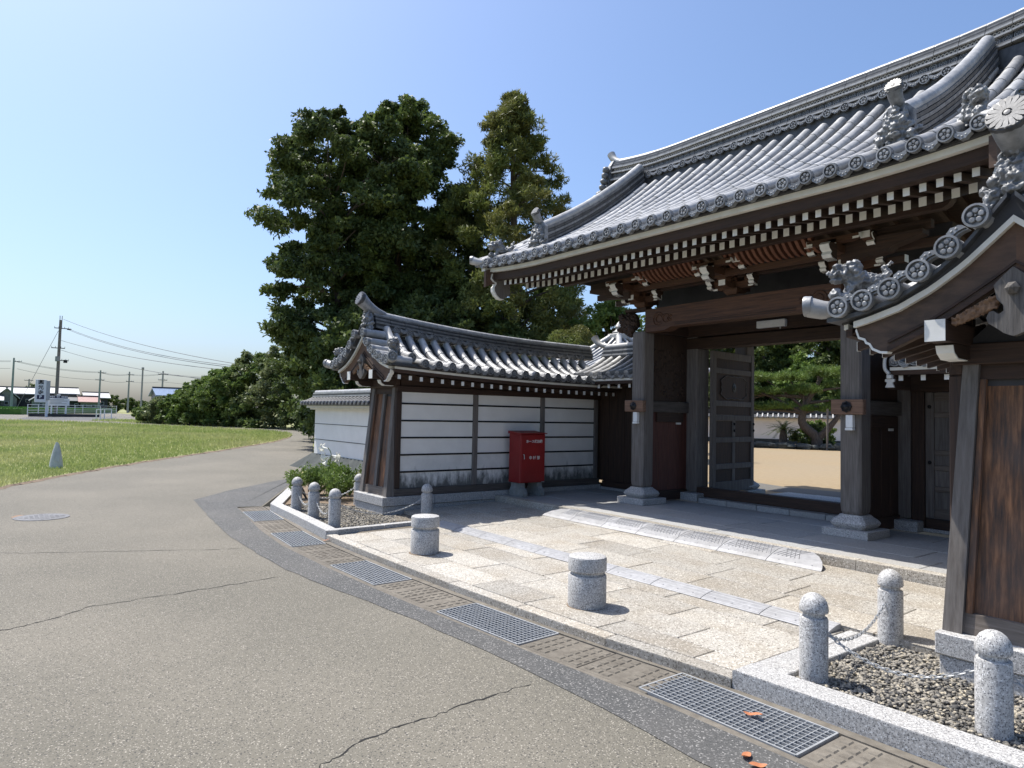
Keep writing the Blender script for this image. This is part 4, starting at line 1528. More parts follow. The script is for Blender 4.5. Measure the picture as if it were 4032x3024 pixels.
RX = [XC + i * .273 for i in range(-15, 16)]
dl = [lerp(.42, 3.295, i / 9) for i in range(10)]
tile_me = []
for a, b in zip(dl, dl[1:]):
    path = [(0, 10.25 - lerp(a, b, k / 3), ZM(lerp(a, b, k / 3), XC)) for k in range(4)]
    me = MB().tube(path, [.069, .0705, .072, .0755], 12).mesh('round_tile', 50)
    me.materials.append(tile)
    tile_me.append(me)
for x in RX:
    for me in tile_me:
        place('round_tile', me, None, gate, (x, 0, lift(x) * 1.1 + random.uniform(-.0015, .0015)))
    place('eave_disc', DISC, None, gate, (x, 6.895, ZM(3.34, x)), (random.uniform(-.02, .02), random.uniform(-.5, .5), 0))
    MB().tube([(x, 10.25 + d, ZM(d, x)) for d in (.26, 1.0, 1.7, 2.4, 3.33)], .072, 8).build('rear_round_tile_row', tile, gate, 50)
for a, b in zip(RX, RX[1:]):
    mb = MB()
    st = [lerp(.24, 3.3, i / 15) for i in range(16)]
    for p, q in zip(st, st[1:]):
        def f(i, j):
            x = lerp(a, b, i)
            d = lerp(p, q + .012, j)
            return (x, 10.25 - d, ZM(d, x) - .05 - .035 * math.sin(PI * i) + .022 * j - .01)
        mb.grid(f, 4, 1)
    for p, q in ((.2, 1.2), (1.2, 2.2), (2.2, 3.3)):
        mb.grid(lambda i, j: (lerp(a, b, i), 10.25 + lerp(p, q, j), ZM(lerp(p, q, j), a) - .05), 1, 1)
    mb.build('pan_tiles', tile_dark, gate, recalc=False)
    xm = (a + b) / 2
    place('pan_tile_edge', KARA, None, gate, (xm, 6.93, ZM(3.33, xm) + .0), None, (.95, 1, 1.05))
# roof side: closing boards, barge boards with white cloud-shaped noses
for sd in (-1, 1):
    xe = XC + sd * 4.02
    dd = [i * 3.3 / 14 for i in range(15)]
    for nm, xo, w, za, zb, m in (('barge_board', -.06, .06, -.46, -.17, rustdark), ('cream_edge', -.02, .1, -.168, -.11, cream_paint)):
        for fb in (1, -1):
            pts = [(10.25 - fb * d, ZM(d, xe) + zb) for d in dd] + [(10.25 - fb * d, ZM(d, xe) + za) for d in dd[::-1]]
            MB().prism(pts, lambda u, v, k: (k, u, v), xe - sd * .08 + sd * xo, xe - sd * .08 + sd * (xo + w)).build(nm, m, gate)
    for fb in (1, -1):
        yb = 10.25 - fb * 3.16
        c = [(0, .24), (-.02, .15), (.03, .1), (.085, .085), (.085, .05), (.045, .0), (.05, -.07), (.1, -.14), (.17, -.19), (.26, -.2), (.4, -.1), (.4, .24)]
        q = MB().prism([(yb + fb * u, 3.985 + v) for u, v in c], lambda u, v, k: (k, u, v), xe - sd * .15, xe - sd * .075).build('barge_nose', wood_v, gate)
        e = c[:10]
        e2 = [(u - .02, v - .012) for u, v in e]
        MB().prism([(yb + fb * u, 3.985 + v) for u, v in e + e2[::-1]], lambda u, v, k: (k, u, v), xe - sd * .16, xe - sd * .06).build('nose_edge', white_paint, q)
    # verge discs down the gable
    for k in range(12):
        d = .35 + k * .265
        for fb in (1, -1):
            z = ZM(d, xe) + .0
            vt = MB().tube([(xe + sd * .07, 10.25 - fb * d, z), (xe - sd * .2, 10.25 - fb * d, z)], .07, 10).build('verge_tile', tile, gate, 50)
            place('verge_disc', DISC, None, vt, (xe + sd * .07, 10.25 - fb * d, z), (0, 0, PI / 2 if sd > 0 else -PI / 2))
    # upturned corner tile
    z = ZM(3.36, xe) + .02
    MB().tube([(xe - sd * .05, 7.0, z), (xe + sd * .05, 6.9, z + .01), (xe + sd * .15, 6.82, z + .05)], [.05, .066, .076], 12).build('corner_tile', tile, gate, 50)
    place('corner_disc', DISC, None, gate, (xe + sd * .155, 6.815, z + .052), (0, 0, sd * PI * .3))
    # gable panel
    MB().prism([(7.9, 4.2), (12.6, 4.2), (10.25, 6.1)], lambda u, v, k: (k, u, v), XC + sd * 3.4, XC + sd * 3.44).build('gable_board', house_dark, gate)

# ---- descending ridges with ornament
for sd in (-1, 1):
    xk = XC + sd * 2.93
    path = [(xk, 10.25 - d, ZM(d, xk)) for d in [lerp(.36, 2.82, i / 14) for i in range(15)]]
    for k in range(6):
        seg_box(MB(), path, .135 - .008 * k, .03 + k * .053, .03 + k * .053 + .044, .24).build('ridge_course', ridge_m if k % 2 else tile_dark, gate)
    seg_box(MB(), path, .07, .345, .36, .3).build('ridge_course', tile, gate)
    for a, b in zip(path[::2], path[2::2]):
        MB().tube([(a[0], a[1], a[2] + .37), (b[0], b[1], b[2] + .37)], .085, 12).build('ridge_cap', tile, gate, 50)
    o = MB()
    yb, zb = path[-1][1] - .03, path[-1][2]
    o.prism([(-.17, -.05), (.17, -.05), (.15, .36), (.09, .43), (-.09, .43), (-.15, .36)], lambda u, v, k: (xk + u, k, zb + v), yb - .02, yb + .05)
    ob = o.build('ridge_end_plate', oni_m, gate)
    lump(oni_parts(xk, yb - .03, zb - .03, .42, 0, -1), oni_m, 'demon_ornament', ob, 8)
    pth = smooth_pts([(xk, yb + .12, zb + .38), (xk, yb + .02, zb + .43), (xk, yb - .06, zb + .5), (xk, yb - .11, zb + .6)], 4)
    tb = MB().tube(pth, [lerp(.045, .08, i / 12) for i in range(13)], 16).build('horn_tile', oni_m, gate, 50)
    place('horn_tile_disc', CHRYS, None, tb, (xk, yb - .125, zb + .61), (math.radians(-25), 0, 0), (.68, .68, .68))
    place('horn_tile_petals', CHRYS_P, None, tb, (xk, yb - .125, zb + .61), (math.radians(-25), 0, 0), (.68, .68, .68))
    # corner lions
    xl = XC + sd * 3.72
    lump(lion_parts(.34, sd * .5, -.8, xl, 7.12, ZM(3.15, xl) + .03), oni_m, 'guardian_lion', gate, 9, .18)

# ---- main ridge
xr_ = [XC + 3.78 * (i / 12 - 1) for i in range(25)]
rl = lambda x: .12 * max(0, (abs(x - XC) - 2.2) / 1.6) ** 2
zR = 6.372
path = [(x, 10.25, zR + rl(x)) for x in xr_]
for k, (za, zb, h, m) in enumerate(((.05, .075, .33, tile), (.08, .105, .31, ridge_m), (.107, .205, .25, tile_dark), (.207, .232, .30, tile), (.234, .31, .235, tile_dark), (.312, .337, .28, tile), (.341, .366, .265, ridge_m), (.37, .394, .25, tile_dark), (.398, .42, .235, ridge_m), (.424, .446, .22, tile_dark), (.45, .47, .2, ridge_m))):
    seg_box(MB(), path, h, za, zb, .30).build('ridge_course', m, gate)
MB().box(XC - 3.78, XC + 3.78, 9.96, 10.54, zR - .35, zR + .06).build('ridge_base', tile_dark, gate)
small = disc_mesh(.05, .03, 14).mesh('ridge_boss', 40)
small.materials.append(disc_m)
for i in range(62):
    x = XC - 3.72 + i * .122
    place('ridge_boss', small, None, gate, (x, 9.995, zR + .155 + rl(x)))
o = MB()
for i in range(76):
    x = XC - 3.75 + i * .1
    for s_ in (0, 1):
        pts = [(x + .1 * t / 6, 10.012, zR + .272 + rl(x) + .03 * math.sin(2 * PI * (t / 6 + .5 * s_))) for t in range(7)]
        o.tube(pts, .009, 5, False)
o.build('ridge_lattice', tile, gate, 60)
for x in RX:
    if abs(x - XC) < 2.75:
        place('ridge_disc', RIDGE_DISC, None, gate, (x, 9.9, zR - .0 + rl(x)), None, (1.12, 1.12, 1.12))
for a, b in zip(RX, RX[1:]):
    xm = (a + b) / 2
    if abs(xm - XC) < 2.75:
        place('ridge_edge_tile', KARA, None, gate, (xm, 9.92, zR + .035 + rl(xm)), None, (.95, 1, .9))
for a, b in zip(path, path[1:]):
    MB().tube([(a[0] + .003, a[1], a[2] + .5), (b[0] - .003, b[1], b[2] + .5)], .085, 12).build('ridge_cap', tile, gate, 50)
for sd in (-1, 1):
    x = XC + sd * 3.8
    z = zR + rl(x)
    o = MB()
    o.prism([(-.36, -.25), (.36, -.25), (.3, .35), (.2, .5), (-.2, .5), (-.3, .35)], lambda u, v, k: (k, 10.25 + u, z + v), x, x + sd * .08)
    # stepped fins of the end ornament
    for k in range(6):
        for f in (-1, 1):
            o.ball((x + sd * .06, 10.25 + f * (.36 + .03 * k), z + .28 - .13 * k), (.07, .09, .07), 8, 6, .1)
    op = o.build('ridge_end_plate', oni_m, gate, 60)
    lump(oni_parts(x + sd * .06, 10.25, z - .1, .6, sd, 0), oni_m, 'demon_ornament', op, 15)
    pth = smooth_pts([(x - sd * .1, 10.25, z + .5), (x + sd * .06, 10.25, z + .55), (x + sd * .2, 10.25, z + .64), (x + sd * .28, 10.25, z + .76)], 4)
    tb = MB().tube(pth, [lerp(.05, .085, i / 12) for i in range(13)], 14).build('horn_tile', tile, gate, 50)

# ---- door leaves


def leaf(hx, hy, ang, label):
    W, H, T = 1.5, 2.55, .075
    R = Matrix.Translation((hx, hy, .37)) @ Matrix.Rotation(ang, 4, 'Z')

    def part(nm, m, fn, parent=None, smooth=None):
        mb = MB()
        fn(mb)
        mb.xf(lambda x, y, z: R @ Vector((x, y, z)))
        return mb.build(nm, m, parent or d_root, smooth)
    d_root = MB().cbox(0, .11, -T / 2, T / 2, 0, H, .006)
    d_root.xf(lambda x, y, z: R @ Vector((x, y, z)))
    d_root = d_root.build('door_leaf', wood_v, gate)
    part('stile', wood_v, lambda m: m.cbox(W - .11, W, -T / 2, T / 2, 0, H, .006))
    zs = [(0, .2), (.42, .52), (.9, 1.0), (1.3, 1.4), (1.56, 1.66), (2.15, 2.25), (2.42, 2.55)]
    for a, b in zs:
        part('rail', wood_v, lambda m: m.cbox(.112, W - .112, -T / 2 + .004, T / 2 - .004, a, b, .006))
    for (a, b), (c, d) in zip(zs, zs[1:]):
        part('door_panel', brown_v, lambda m: m.box(.112, W - .112, -.012, .012, b + .001, c - .001))
        if c < 1.5:
            part('mid_stile', wood_v, lambda m: m.cbox(W / 2 - .05, W / 2 + .05, -T / 2 + .008, T / 2 - .008, b + .001, c - .001, .005))
    # quatrefoil emblem on the tall panel
    pts = []
    for k in range(40):
        a = 2 * PI * k / 40
        r = .31 - .035 * math.cos(4 * a) + .012 * math.cos(12 * a)
        pts.append((W / 2 + 1.6 * r * math.cos(a), 1.905 + .72 * r * math.sin(a)))
    for f in (-1, 1):
        part('emblem', brown_v, lambda m: m.prism(pts, lambda u, v, k: (u, f * k, v), .012, .026))
        part('emblem_ring', wood_v, lambda m: m.tube([(p[0], f * .028, p[1]) for p in pts] + [(pts[0][0], f * .028, pts[0][1])], .010, 6, False), None, 60)
        part('emblem_core', iron, lambda m: m.lathe([(.07, .024), (.065, .034), (.035, .036), (.03, .045), (.001, .05)], 14, fn=lambda x, y, z: (W / 2 + x, f * z, 1.905 + y * 1.3)), None, 40)
        for zz in (1.12, 1.24) if f < 0 else (1.12, 1.24):
            for xx in (W / 2, W - .03):
                part('stud', iron, lambda m: m.ball((xx, f * (T / 2 + .004), zz), (.026, .02, .026), 8, 6), None, 60)


leaf(-7.58, 10.22, math.radians(96), 'left')
leaf(-4.62, 10.22, math.radians(84), 'right')

# ---- fluorescent lamp on the lintel
lampf = empty('ceiling_lamp', (-6.15, 9.82, 3.16))
tag(lampf, 'white fluorescent lamp housing fixed to the gate lintel', 'lamp')
MB().cbox(-6.40, -5.90, 9.78, 9.855, 3.17, 3.285, .008).build('housing', rail_white, lampf)
MB().cbox(-6.0, -5.985, 9.8, 9.815, 3.135, 3.169, .002).build('pull_cord', rail_white, lampf)

# ================================================================== LINK WALL AND SIDE DOOR (small roofed walls joining gate and wings)


def link_roof(root, x0, x1, yr, ze, zr, half, spacing=.25):
    def zz(d):
        t = 1 - d / half
        return ze + (zr - ze) * (.55 * t + .45 * t * t)
    n = max(2, round((x1 - x0) / spacing))
    for fb in (1, -1):
        for i in range(n + 1):
            x = lerp(x0 + .07, x1 - .07, i / n)
            st = [.1, half * .38, half * .7, half]
            for a, b in zip(st, st[1:]):
                MB().tube([(x, yr - fb * lerp(a, b, k / 2), zz(lerp(a, b, k / 2))) for k in range(3)], [.062, .064, .068], 10).build('round_tile', tile, root, 50)
            if fb > 0: place('eave_disc', DISC_S, None, root, (x, yr - half - .012, zz(half)))
            if fb > 0 and i < n: place('pan_tile_edge', KARA_W, None, root, (lerp(x0 + .07, x1 - .07, (i + .5) / n), yr - half, zz(half) + .01))
        mb = MB()
        st = [.05 + i * (half - .05) / 6 for i in range(7)]
        for a, b in zip(st, st[1:]):
            mb.add([(x0, yr - fb * a, zz(a) - .05), (x1, yr - fb * a, zz(a) - .05), (x1, yr - fb * b, zz(b) - .03), (x0, yr - fb * b, zz(b) - .03), (x0, yr - fb * b, zz(b) - .06), (x1, yr - fb * b, zz(b) - .06)], [(0, 1, 2, 3), (3, 2, 5, 4)])
        mb.build('pan_tiles', tile_dark, root, recalc=False)
        MB().box(x0, x1, yr - fb * (half - .02), yr - fb * (half - .06), ze - .115, ze - .075).build('cream_strip', cream_paint, root)
        MB().box(x0, x1, yr - fb * (half - .03), yr - fb * (half - .09), ze - .17, ze - .116).build('eave_board', brown_x, root)
        mb = MB()
        mb.add([(x0, yr - fb * .05, zr - .14), (x1, yr - fb * .05, zr - .14), (x1, yr - fb * (half - .04), ze - .12), (x0, yr - fb * (half - .04), ze - .12)], [(0, 1, 2, 3)])
        mb.build('soffit_board', brown_y, root, recalc=False)
        k = 0
        x = x0 + .1
        while x < x1:
            y0, z0 = yr - fb * (half - .1), ze - .21
            r = MB().hexa([(x - .025, yr - fb * .3, zr - .42), (x + .025, yr - fb * .3, zr - .42), (x + .025, y0, z0 - .03), (x - .025, y0, z0 - .03), (x - .025, yr - fb * .3, zr - .36), (x + .025, yr - fb * .3, zr - .36), (x + .025, y0, z0 + .03), (x - .025, y0, z0 + .03)]).build('rafter', brown_y, root)
            MB().box(x - .027, x + .027, y0 - fb * .006, y0, z0 - .033, z0 + .033).build('rafter_end', white_paint, r)
            x += .26
    pth = [(x0, yr, zr), (x1, yr, zr)]
    for k in range(5):
        seg_box(MB(), pth, .15 - .012 * k, -.05 + k * .042, -.05 + k * .042 + .034, .28).build('ridge_course', tile if k % 2 else tile_dark, root)
    MB().tube([(x0, yr, zr + .18), (x1, yr, zr + .18)], .06, 10).build('ridge_cap', tile, root, 50)


lk = empty('link_wall', (-8.9, 9.9, .26))
tag(lk, 'short dark board wall with small tiled roof between hose box wall and gate column', 'wall', 'roofed walls joining gate and wings')
link_roof(lk, -9.9, -8.2, 9.9, 2.47, 2.92, .9)
for k in range(11):
    a, b = lerp(-10.4, -8.06, k / 11), lerp(-10.4, -8.06, (k + 1) / 11)
    MB().cbox(a + .002, b - .002, 9.86 + .006 * (k % 2), 9.92, .42, 2.3, .005).build('wall_plank', brown_v, lk)
MB().cbox(-9.9, -8.05, 9.82, 9.96, .30, .42, .008).build('foot_beam', brown_x, lk)
MB().cbox(-9.93, -8.04, 9.78, 9.98, .24, .30, .008).build('base_stone', granite, lk)
MB().cbox(-9.9, -8.05, 9.82, 9.96, 2.3, 2.42, .008).build('head_beam', brown_x, lk)
MB().cbox(-9.05, -8.95, 9.8, 9.859, .42, 2.3, .008).build('wall_post', brown_v, lk)
MB().tube(smooth_pts([(-9.85, 9.9, 3.12), (-10.0, 9.88, 3.15), (-10.12, 9.86, 3.22), (-10.2, 9.85, 3.32)], 3), [.05, .052, .055, .058, .06, .063, .066, .07, .074, .078], 12).build('horn_tile', tile, lk, 50)

sdr = empty('side_door', (-3.1, 10.0, .26))
tag(sdr, 'panelled side doorway with small tiled roof beside the large gable', 'door', 'roofed walls joining gate and wings')
link_roof(sdr, -4.0, -2.0, 9.95, 2.47, 2.92, .95)
MB().cbox(-4.13, -3.97, 9.93, 10.1, .3, 2.3, .01).build('door_post', brown_v, sdr)
MB().cbox(-2.55, -2.4, 9.93, 10.1, .3, 2.3, .01).build('door_post', brown_v, sdr)
MB().cbox(-4.13, -2.4, 9.9, 10.12, 2.12, 2.42, .01).build('door_head', brown_x, sdr)
MB().cbox(-4.0, -2.5, 9.92, 10.1, .262, .31, .008).build('sill_stone', granite, sdr)
MB().cbox(-3.965, -2.555, 9.94, 10.06, .312, .44, .01).build('door_sill', brown_x, sdr)
MB().cbox(-3.965, -3.86, 9.96, 10.03, .45, 2.11, .006).build('stile', wood_v, sdr)
MB().cbox(-2.66, -2.555, 9.96, 10.03, .45, 2.11, .006).build('stile', wood_v, sdr)
for a, b in ((.45, .58), (.8, .87), (1.08, 1.15), (1.28, 1.35), (1.78, 1.85), (2.0, 2.11)):
    MB().cbox(-3.858, -2.662, 9.964, 10.026, a, b, .006).build('rail', wood_x, sdr)
for a, b in ((.582, .798), (.872, 1.078), (1.152, 1.278), (1.352, 1.778), (1.852, 1.998)):
    MB().box(-3.858, -2.662, 9.985, 10.005, a, b).build('door_panel', wood_v, sdr)
for z in (1.18, 1.92):
    MB().ball((-3.91, 9.95, z), (.026, .02, .026), 8, 6).build('stud', iron, sdr, 60)
for k in range(3):
    a, b = -2.4 + k * .15, -2.4 + (k + 1) * .15
    MB().cbox(a + .002, b - .002, 9.95, 10.03, .3, 2.4, .005).build('wall_plank', brown_v, sdr)
# white curled end of the little roof's barge board
MB().tube(smooth_pts([(-4.02, 9.02, 2.62), (-4.055, 9.01, 2.5), (-4.05, 9.0, 2.38), (-4.0, 9.0, 2.31)], 4), [.022] * 13, 8).build('white_nose_edge', white_paint, sdr, 50)
MB().cbox(-4.02, -3.96, 8.97, 9.03, 2.25, 2.30, .004).build('white_block', white_paint, sdr)
MB().prism([(-4.045, 2.14), (-3.935, 2.14), (-3.96, 2.2), (-3.935, 2.215), (-3.935, 2.245), (-4.045, 2.245), (-4.045, 2.215), (-4.02, 2.2)], lambda u, v, k: (u, k, v), 8.99, 9.02).build('white_block', white_paint, sdr)
MB().cbox(-4.03, -3.95, 9.03, 9.5, 2.12, 2.3, .006).build('bracket_arm', brown_y, sdr)
footing = mat('rough_concrete', [(.2, .21, .2), (.32, .33, .32)], .9, 12, bump=.4, large=(.14, .15, .145, .5), lscale=4)
cast_iron = mat('cast_iron', [(.1, .1, .105), (.2, .2, .205)], .75, 30, metal=.05, bump=.2)
rust_st = mat('rust_stain', [(.28, .15, .08), (.22, .17, .12)], .95, 20)

# ================================================================== GRAVEL BEDS, BOLLARDS, CHAINS, RAMPS, HOSE BOX


def stones(name, n, poly, z0, smin, smax, m):
    xs, ys = [p[0] for p in poly], [p[1] for p in poly]
    px, py = RNG.uniform(min(xs), max(xs), n), RNG.uniform(min(ys), max(ys), n)
    k = in_poly(px, py, poly)
    px, py = px[k], py[k]
    n = len(px)
    t = (1 + 5 ** .5) / 2
    bv = np.array([(-1, t, 0), (1, t, 0), (-1, -t, 0), (1, -t, 0), (0, -1, t), (0, 1, t), (0, -1, -t), (0, 1, -t), (t, 0, -1), (t, 0, 1), (-t, 0, -1), (-t, 0, 1)], float)
    bv /= np.linalg.norm(bv[0])
    bf = np.array([(0, 11, 5), (0, 5, 1), (0, 1, 7), (0, 7, 10), (0, 10, 11), (1, 5, 9), (5, 11, 4), (11, 10, 2), (10, 7, 6), (7, 1, 8), (3, 9, 4), (3, 4, 2), (3, 2, 6), (3, 6, 8), (3, 8, 9), (4, 9, 5), (2, 4, 11), (6, 2, 10), (8, 6, 7), (9, 8, 1)])
    s = RNG.uniform(smin, smax, n)
    sc = np.c_[s * RNG.uniform(.8, 1.4, n), s * RNG.uniform(.7, 1.1, n), s * RNG.uniform(.45, .75, n)]
    a = RNG.uniform(0, 2 * PI, n)
    tl = RNG.uniform(-.6, .6, n)
    v = bv[None] * sc[:, None] * RNG.uniform(.85, 1.15, (n, 12, 1))
    ct, st = np.cos(tl)[:, None], np.sin(tl)[:, None]
    x, y, z = v[..., 0], v[..., 1] * ct - v[..., 2] * st, v[..., 1] * st + v[..., 2] * ct
    ca, sa = np.cos(a)[:, None], np.sin(a)[:, None]
    X, Y = x * ca - y * sa + px[:, None], x * sa + y * ca + py[:, None]
    Zz = z + z0 + RNG.uniform(0, smax * .9, n)[:, None]
    v = np.stack([X, Y, Zz], -1).reshape(-1, 3)
    f = (bf[None] + (np.arange(n) * 12)[:, None, None]).reshape(-1, 3)
    return mesh_np(name, v, f, m, smooth=True)


bedR = [(-2.44, 4.06), (-1.2, 4.10), (.6, 4.12), (5, 4.14), (5, 5.12), (-1.9, 5.12), (-1.9, 5.5), (-2.44, 5.5)]
bedL = [(-11.6, 4.02), (-10.2, 3.90), (-8.88, 3.78), (-8.93, 5.3), (-9.9, 5.3), (-9.9, 5.04), (-11.1, 5.04), (-11.9, 4.6)]
sheet('gravel_bed', bedR, .045, grit_m)
sheet('gravel_bed', bedL, .045, grit_m)
st = stones('gravel', 12500, [(-2.44, 4.06), (-1.2, 4.10), (.3, 4.12), (.3, 5.12), (-1.9, 5.12), (-1.9, 5.5), (-2.44, 5.5)], .048, .008, .018, gravel_m)
tag(st, 'loose brown and grey gravel in the bed by the large gable', 'gravel', kind='stuff')
st = stones('gravel', 9000, bedL, .048, .010, .02, gravel_m)
tag(st, 'loose grey gravel in the bed around the small bollards', 'gravel', kind='stuff')
# soil pocket behind the left bollards
sheet('planting_soil', [(-11.9, 4.6), (-11.1, 5.04), (-11.1, 7.3), (-18.9, 7.25), (-15.1, 5.65), (-11.75, 4.02)], .07, soil)

bol = MB()
r = .086
bol.lathe([(r, 0), (r, .355), (r - .004, .366), (r - .02, .37), (r - .02, .392), (r - .002, .396), (r + .002, .405), (r, .43), (r - .008, .455), (r - .024, .478), (r - .046, .494), (r - .066, .501), (.001, .505)], 28)
bol_me = bol.mesh('bollard', 35)
bol_me.materials.append(granite)
ey = MB()
ey.ball((0, 0, 0), .012, 8, 6)
ey_me = ey.mesh('chain_eye', 60)
ey_me.materials.append(galv)
spots = [(-11.09, 4.05, 'round-headed granite bollard nearest the planter shrubs', 0), (-10.19, 3.99, 'round-headed granite bollard in the middle of three by the planter kerb', 0), (-9.23, 3.92, 'round-headed granite bollard at the planter corner by the gutter', 0),
         (-11.22, 5.2, 'round-headed granite bollard half hidden beside the wing wall footing', 0), (-9.25, 5.42, 'round-headed granite bollard behind the first low stone cylinder', 0),
         (-2.35, 4.24, 'round-headed granite bollard with two chains at the corner of the right gravel bed', 1), (-2.4, 5.41, 'round-headed granite bollard at the back of the right gravel bed', 1), (-1.39, 4.32, 'round-headed granite bollard in front of the sunburnt gable boards', 1), (-.25, 4.38, 'round-headed granite bollard at the far end of the right gravel bed', 1)]
for x, y, lab, k in spots:
    o = place('bollard', bol_me, None, None, (x, y, .046), (0, 0, random.uniform(0, 6)), (1, 1, 1.11))
    tag(o, lab, 'bollard', 'granite bollards with chains')

cyl = MB()
cyl.lathe([(.163, 0), (.166, .02), (.166, .262), (.16, .272), (.14, .276), (.14, .3), (.16, .304), (.166, .31), (.166, .41), (.16, .425), (.15, .43), (.001, .432)], 40)
cyl_me = cyl.mesh('stone_cylinder', 35)
cyl_me.materials.append(granite)
for x, y, lab in ((-7.05, 4.12, 'low wide granite cylinder bollard nearer the wing wall'), (-4.37, 4.18, 'low wide granite cylinder bollard in the middle of the paving')):
    o = place('stone_cylinder', cyl_me, None, None, (x, y, LEV_LOW(y) - .002), (0, 0, random.uniform(0, 6)))
    tag(o, lab, 'bollard', 'low granite cylinders on the paving')
    mb = MB()
    mb.lathe([(.185, 0), (.17, .004), (.16, .004)], 24)
    o2 = mb.build('dirt_ring', soil, o, local=True)


def chain(a, b, sag, lab):
    a, b = Vector(a), Vector(b)
    L = (b - a).length
    P = []
    n = 60
    for i in range(n + 1):
        t = i / n
        p = a.lerp(b, t)
        p.z -= sag * 4 * t * (1 - t)
        P.append(p)
    cu = [0]
    for p, q in zip(P, P[1:]): cu.append(cu[-1] + (q - p).length)
    nl = int(cu[-1] / .030)
    o = MB()
    for k in range(nl):
        s = cu[-1] * (k + .5) / nl
        i = max(j for j in range(n + 1) if cu[j] <= s)
        i = min(i, n - 1)
        p = P[i].lerp(P[i + 1], (s - cu[i]) / (cu[i + 1] - cu[i]))
        d = (P[i + 1] - P[i]).normalized()
        sd = d.cross(Vector((0, 0, 1))).normalized()
        up = sd.cross(d)
        w = (sd if k % 2 else up) * .0105
        loop = []
        for j in range(8):
            an = 2 * PI * j / 8
            loop.append(p + d * (.022 * math.cos(an)) + w * math.sin(an))
        loop.append(loop[0])
        o.tube(loop, .0036, 5, False)
    ob = o.build('chain', galv, None, 60)
    ob['kind_note'] = 'links'
    del ob['kind_note']
    tag(ob, lab, 'chain', 'chains between the bollards')


zc = .37
chain((-11.01, 4.04, zc), (-10.27, 4.0, zc), .16, 'steel chain between the two bollards closest to the planter shrubs')
chain((-10.11, 3.98, zc), (-9.31, 3.93, zc), .18, 'steel chain ending at the planter corner bollard')
chain((-9.27, 5.34, zc), (-9.24, 4.0, zc), .17, 'steel chain running back to the bollard behind the low cylinder')
chain((-2.36, 4.32, zc), (-2.4, 5.33, zc), .16, 'steel chain along the paving side of the right gravel bed')
chain((-2.27, 4.25, zc), (-1.47, 4.31, zc), .13, 'steel chain crossing the front of the right gravel bed')
chain((-1.31, 4.33, zc), (-.33, 4.38, zc), .15, 'steel chain leading away past the gable boards')
chain((-11.12, 4.12, zc), (-11.22, 5.12, zc), .15, 'steel chain through the shrubs beside the wing wall')

# ---- ramp plates over the steps


def ramp_row(x0, x1, y0, y1, za, zb, L, label, grp, diamond, first_last):
    n = round((x1 - x0) / L)
    L = (x1 - x0) / n
    for i in range(n):
        a, b = x0 + i * L + .004, x0 + (i + 1) * L - .004
        o = MB()
        prof = [(0, 0), (.0, .008), (.12, .25), (.38, .6), (.7, .9), (1, 1)]
        prof = [(lerp(y0, y1, u), lerp(za, zb, v) + (.004 if v else .001)) for u, v in prof]
        va, vb = 0, 0
        if first_last and i == 0: va = .28
        if first_last and i == n - 1: vb = .28
        vs, fs = [], []
        m = len(prof)
        for j, (y, z) in enumerate(prof):
            t = (y - y0) / (y1 - y0)
            vs += [(a + va * (t ** 1.6), y, z), (b - vb * (t ** 1.6), y, z)]
        for j in range(m - 1): fs.append((2 * j, 2 * j + 1, 2 * j + 3, 2 * j + 2))
        vs += [(a + va, y1, za), (b - vb, y1, za), (a, y0, za), (b, y0, za)]
        k = 2 * m
        fs += [(2 * m - 2, 2 * m - 1, k + 1, k), tuple([k + 2] + [2 * j for j in range(m)] + [k]), tuple([k + 3] + [2 * j + 1 for j in range(m)] + [k + 1])]
        o.add(vs, fs)
        ob = o.build('ramp_plate', alu_plate)
        ends = ' at the shaded end' if i == 0 else (' at its sunny end' if i == n - 1 else '')
        tag(ob, label + ends, 'ramp plate', grp)
        # raised tread lines
        t_ = MB()
        if diamond:
            for q in range(int(L / .05)):
                for dr in (-1, 1):
                    xa = a + .02 + q * .05 + (0 if dr > 0 else .05)
                    xb = xa + dr * .11
                    if not (a + .01 + va < min(xa, xb) and max(xa, xb) < b - .01 - vb): continue
                    pts = [(lerp(xa, xb, s), lerp(y0 + .12, y1 - .015, s), 0) for s in (0, .33, .66, 1)]
                    pts = [(p[0], p[1], interp(prof, p[1]) + .002) for p in pts]
                    t_.tube(pts, .0045, 4, False)
        else:
            for q in range(4):
                yy = lerp(y0 + .02, y1 - .02, q / 3)
                t_.tube([(a + .01, yy, interp(prof, yy) + .001), (b - .01, yy, interp(prof, yy) + .001)], .003, 4, False)
        for q in (.2, .5, .8):
            t_.ball((lerp(a, b, q), y0 + .05, interp(prof, y0 + .05) + .002), (.008, .008, .004), 7, 4)
        tr = t_.build('tread', alu_plate, ob)


ramp_row(-8.68, -2.75, 5.17, 5.37, .076, .118, .6, 'narrow grey ramp plate along the low paving step', 'low ramp plates', False, False)
ramp_row(-8.2, -3.72, 6.86, 7.219, .152, .262, .62, 'wide pale tread-pattern ramp plate against the platform step', 'wide ramp plates', True, True)

# ---- fire hose box


def text_mesh(body, size, mat_, fn, parent, name, depth=.0008, bold=.0):
    cu = bpy.data.curves.new('t', 'FONT')
    cu.body = body
    cu.size = size
    cu.align_x = 'CENTER'
    cu.align_y = 'CENTER'
    cu.extrude = depth
    cu.offset = bold
    cu.resolution_u = 3
    t = bpy.data.objects.new('t', cu)
    COL.objects.link(t)
    dg = bpy.context.evaluated_depsgraph_get()
    me = bpy.data.meshes.new_from_object(t.evaluated_get(dg))
    bpy.data.objects.remove(t)
    for v in me.vertices:
        v.co = Vector(fn(*v.co))
    me.materials.clear()
    me.materials.append(mat_)
    return place(name, me, None, parent)


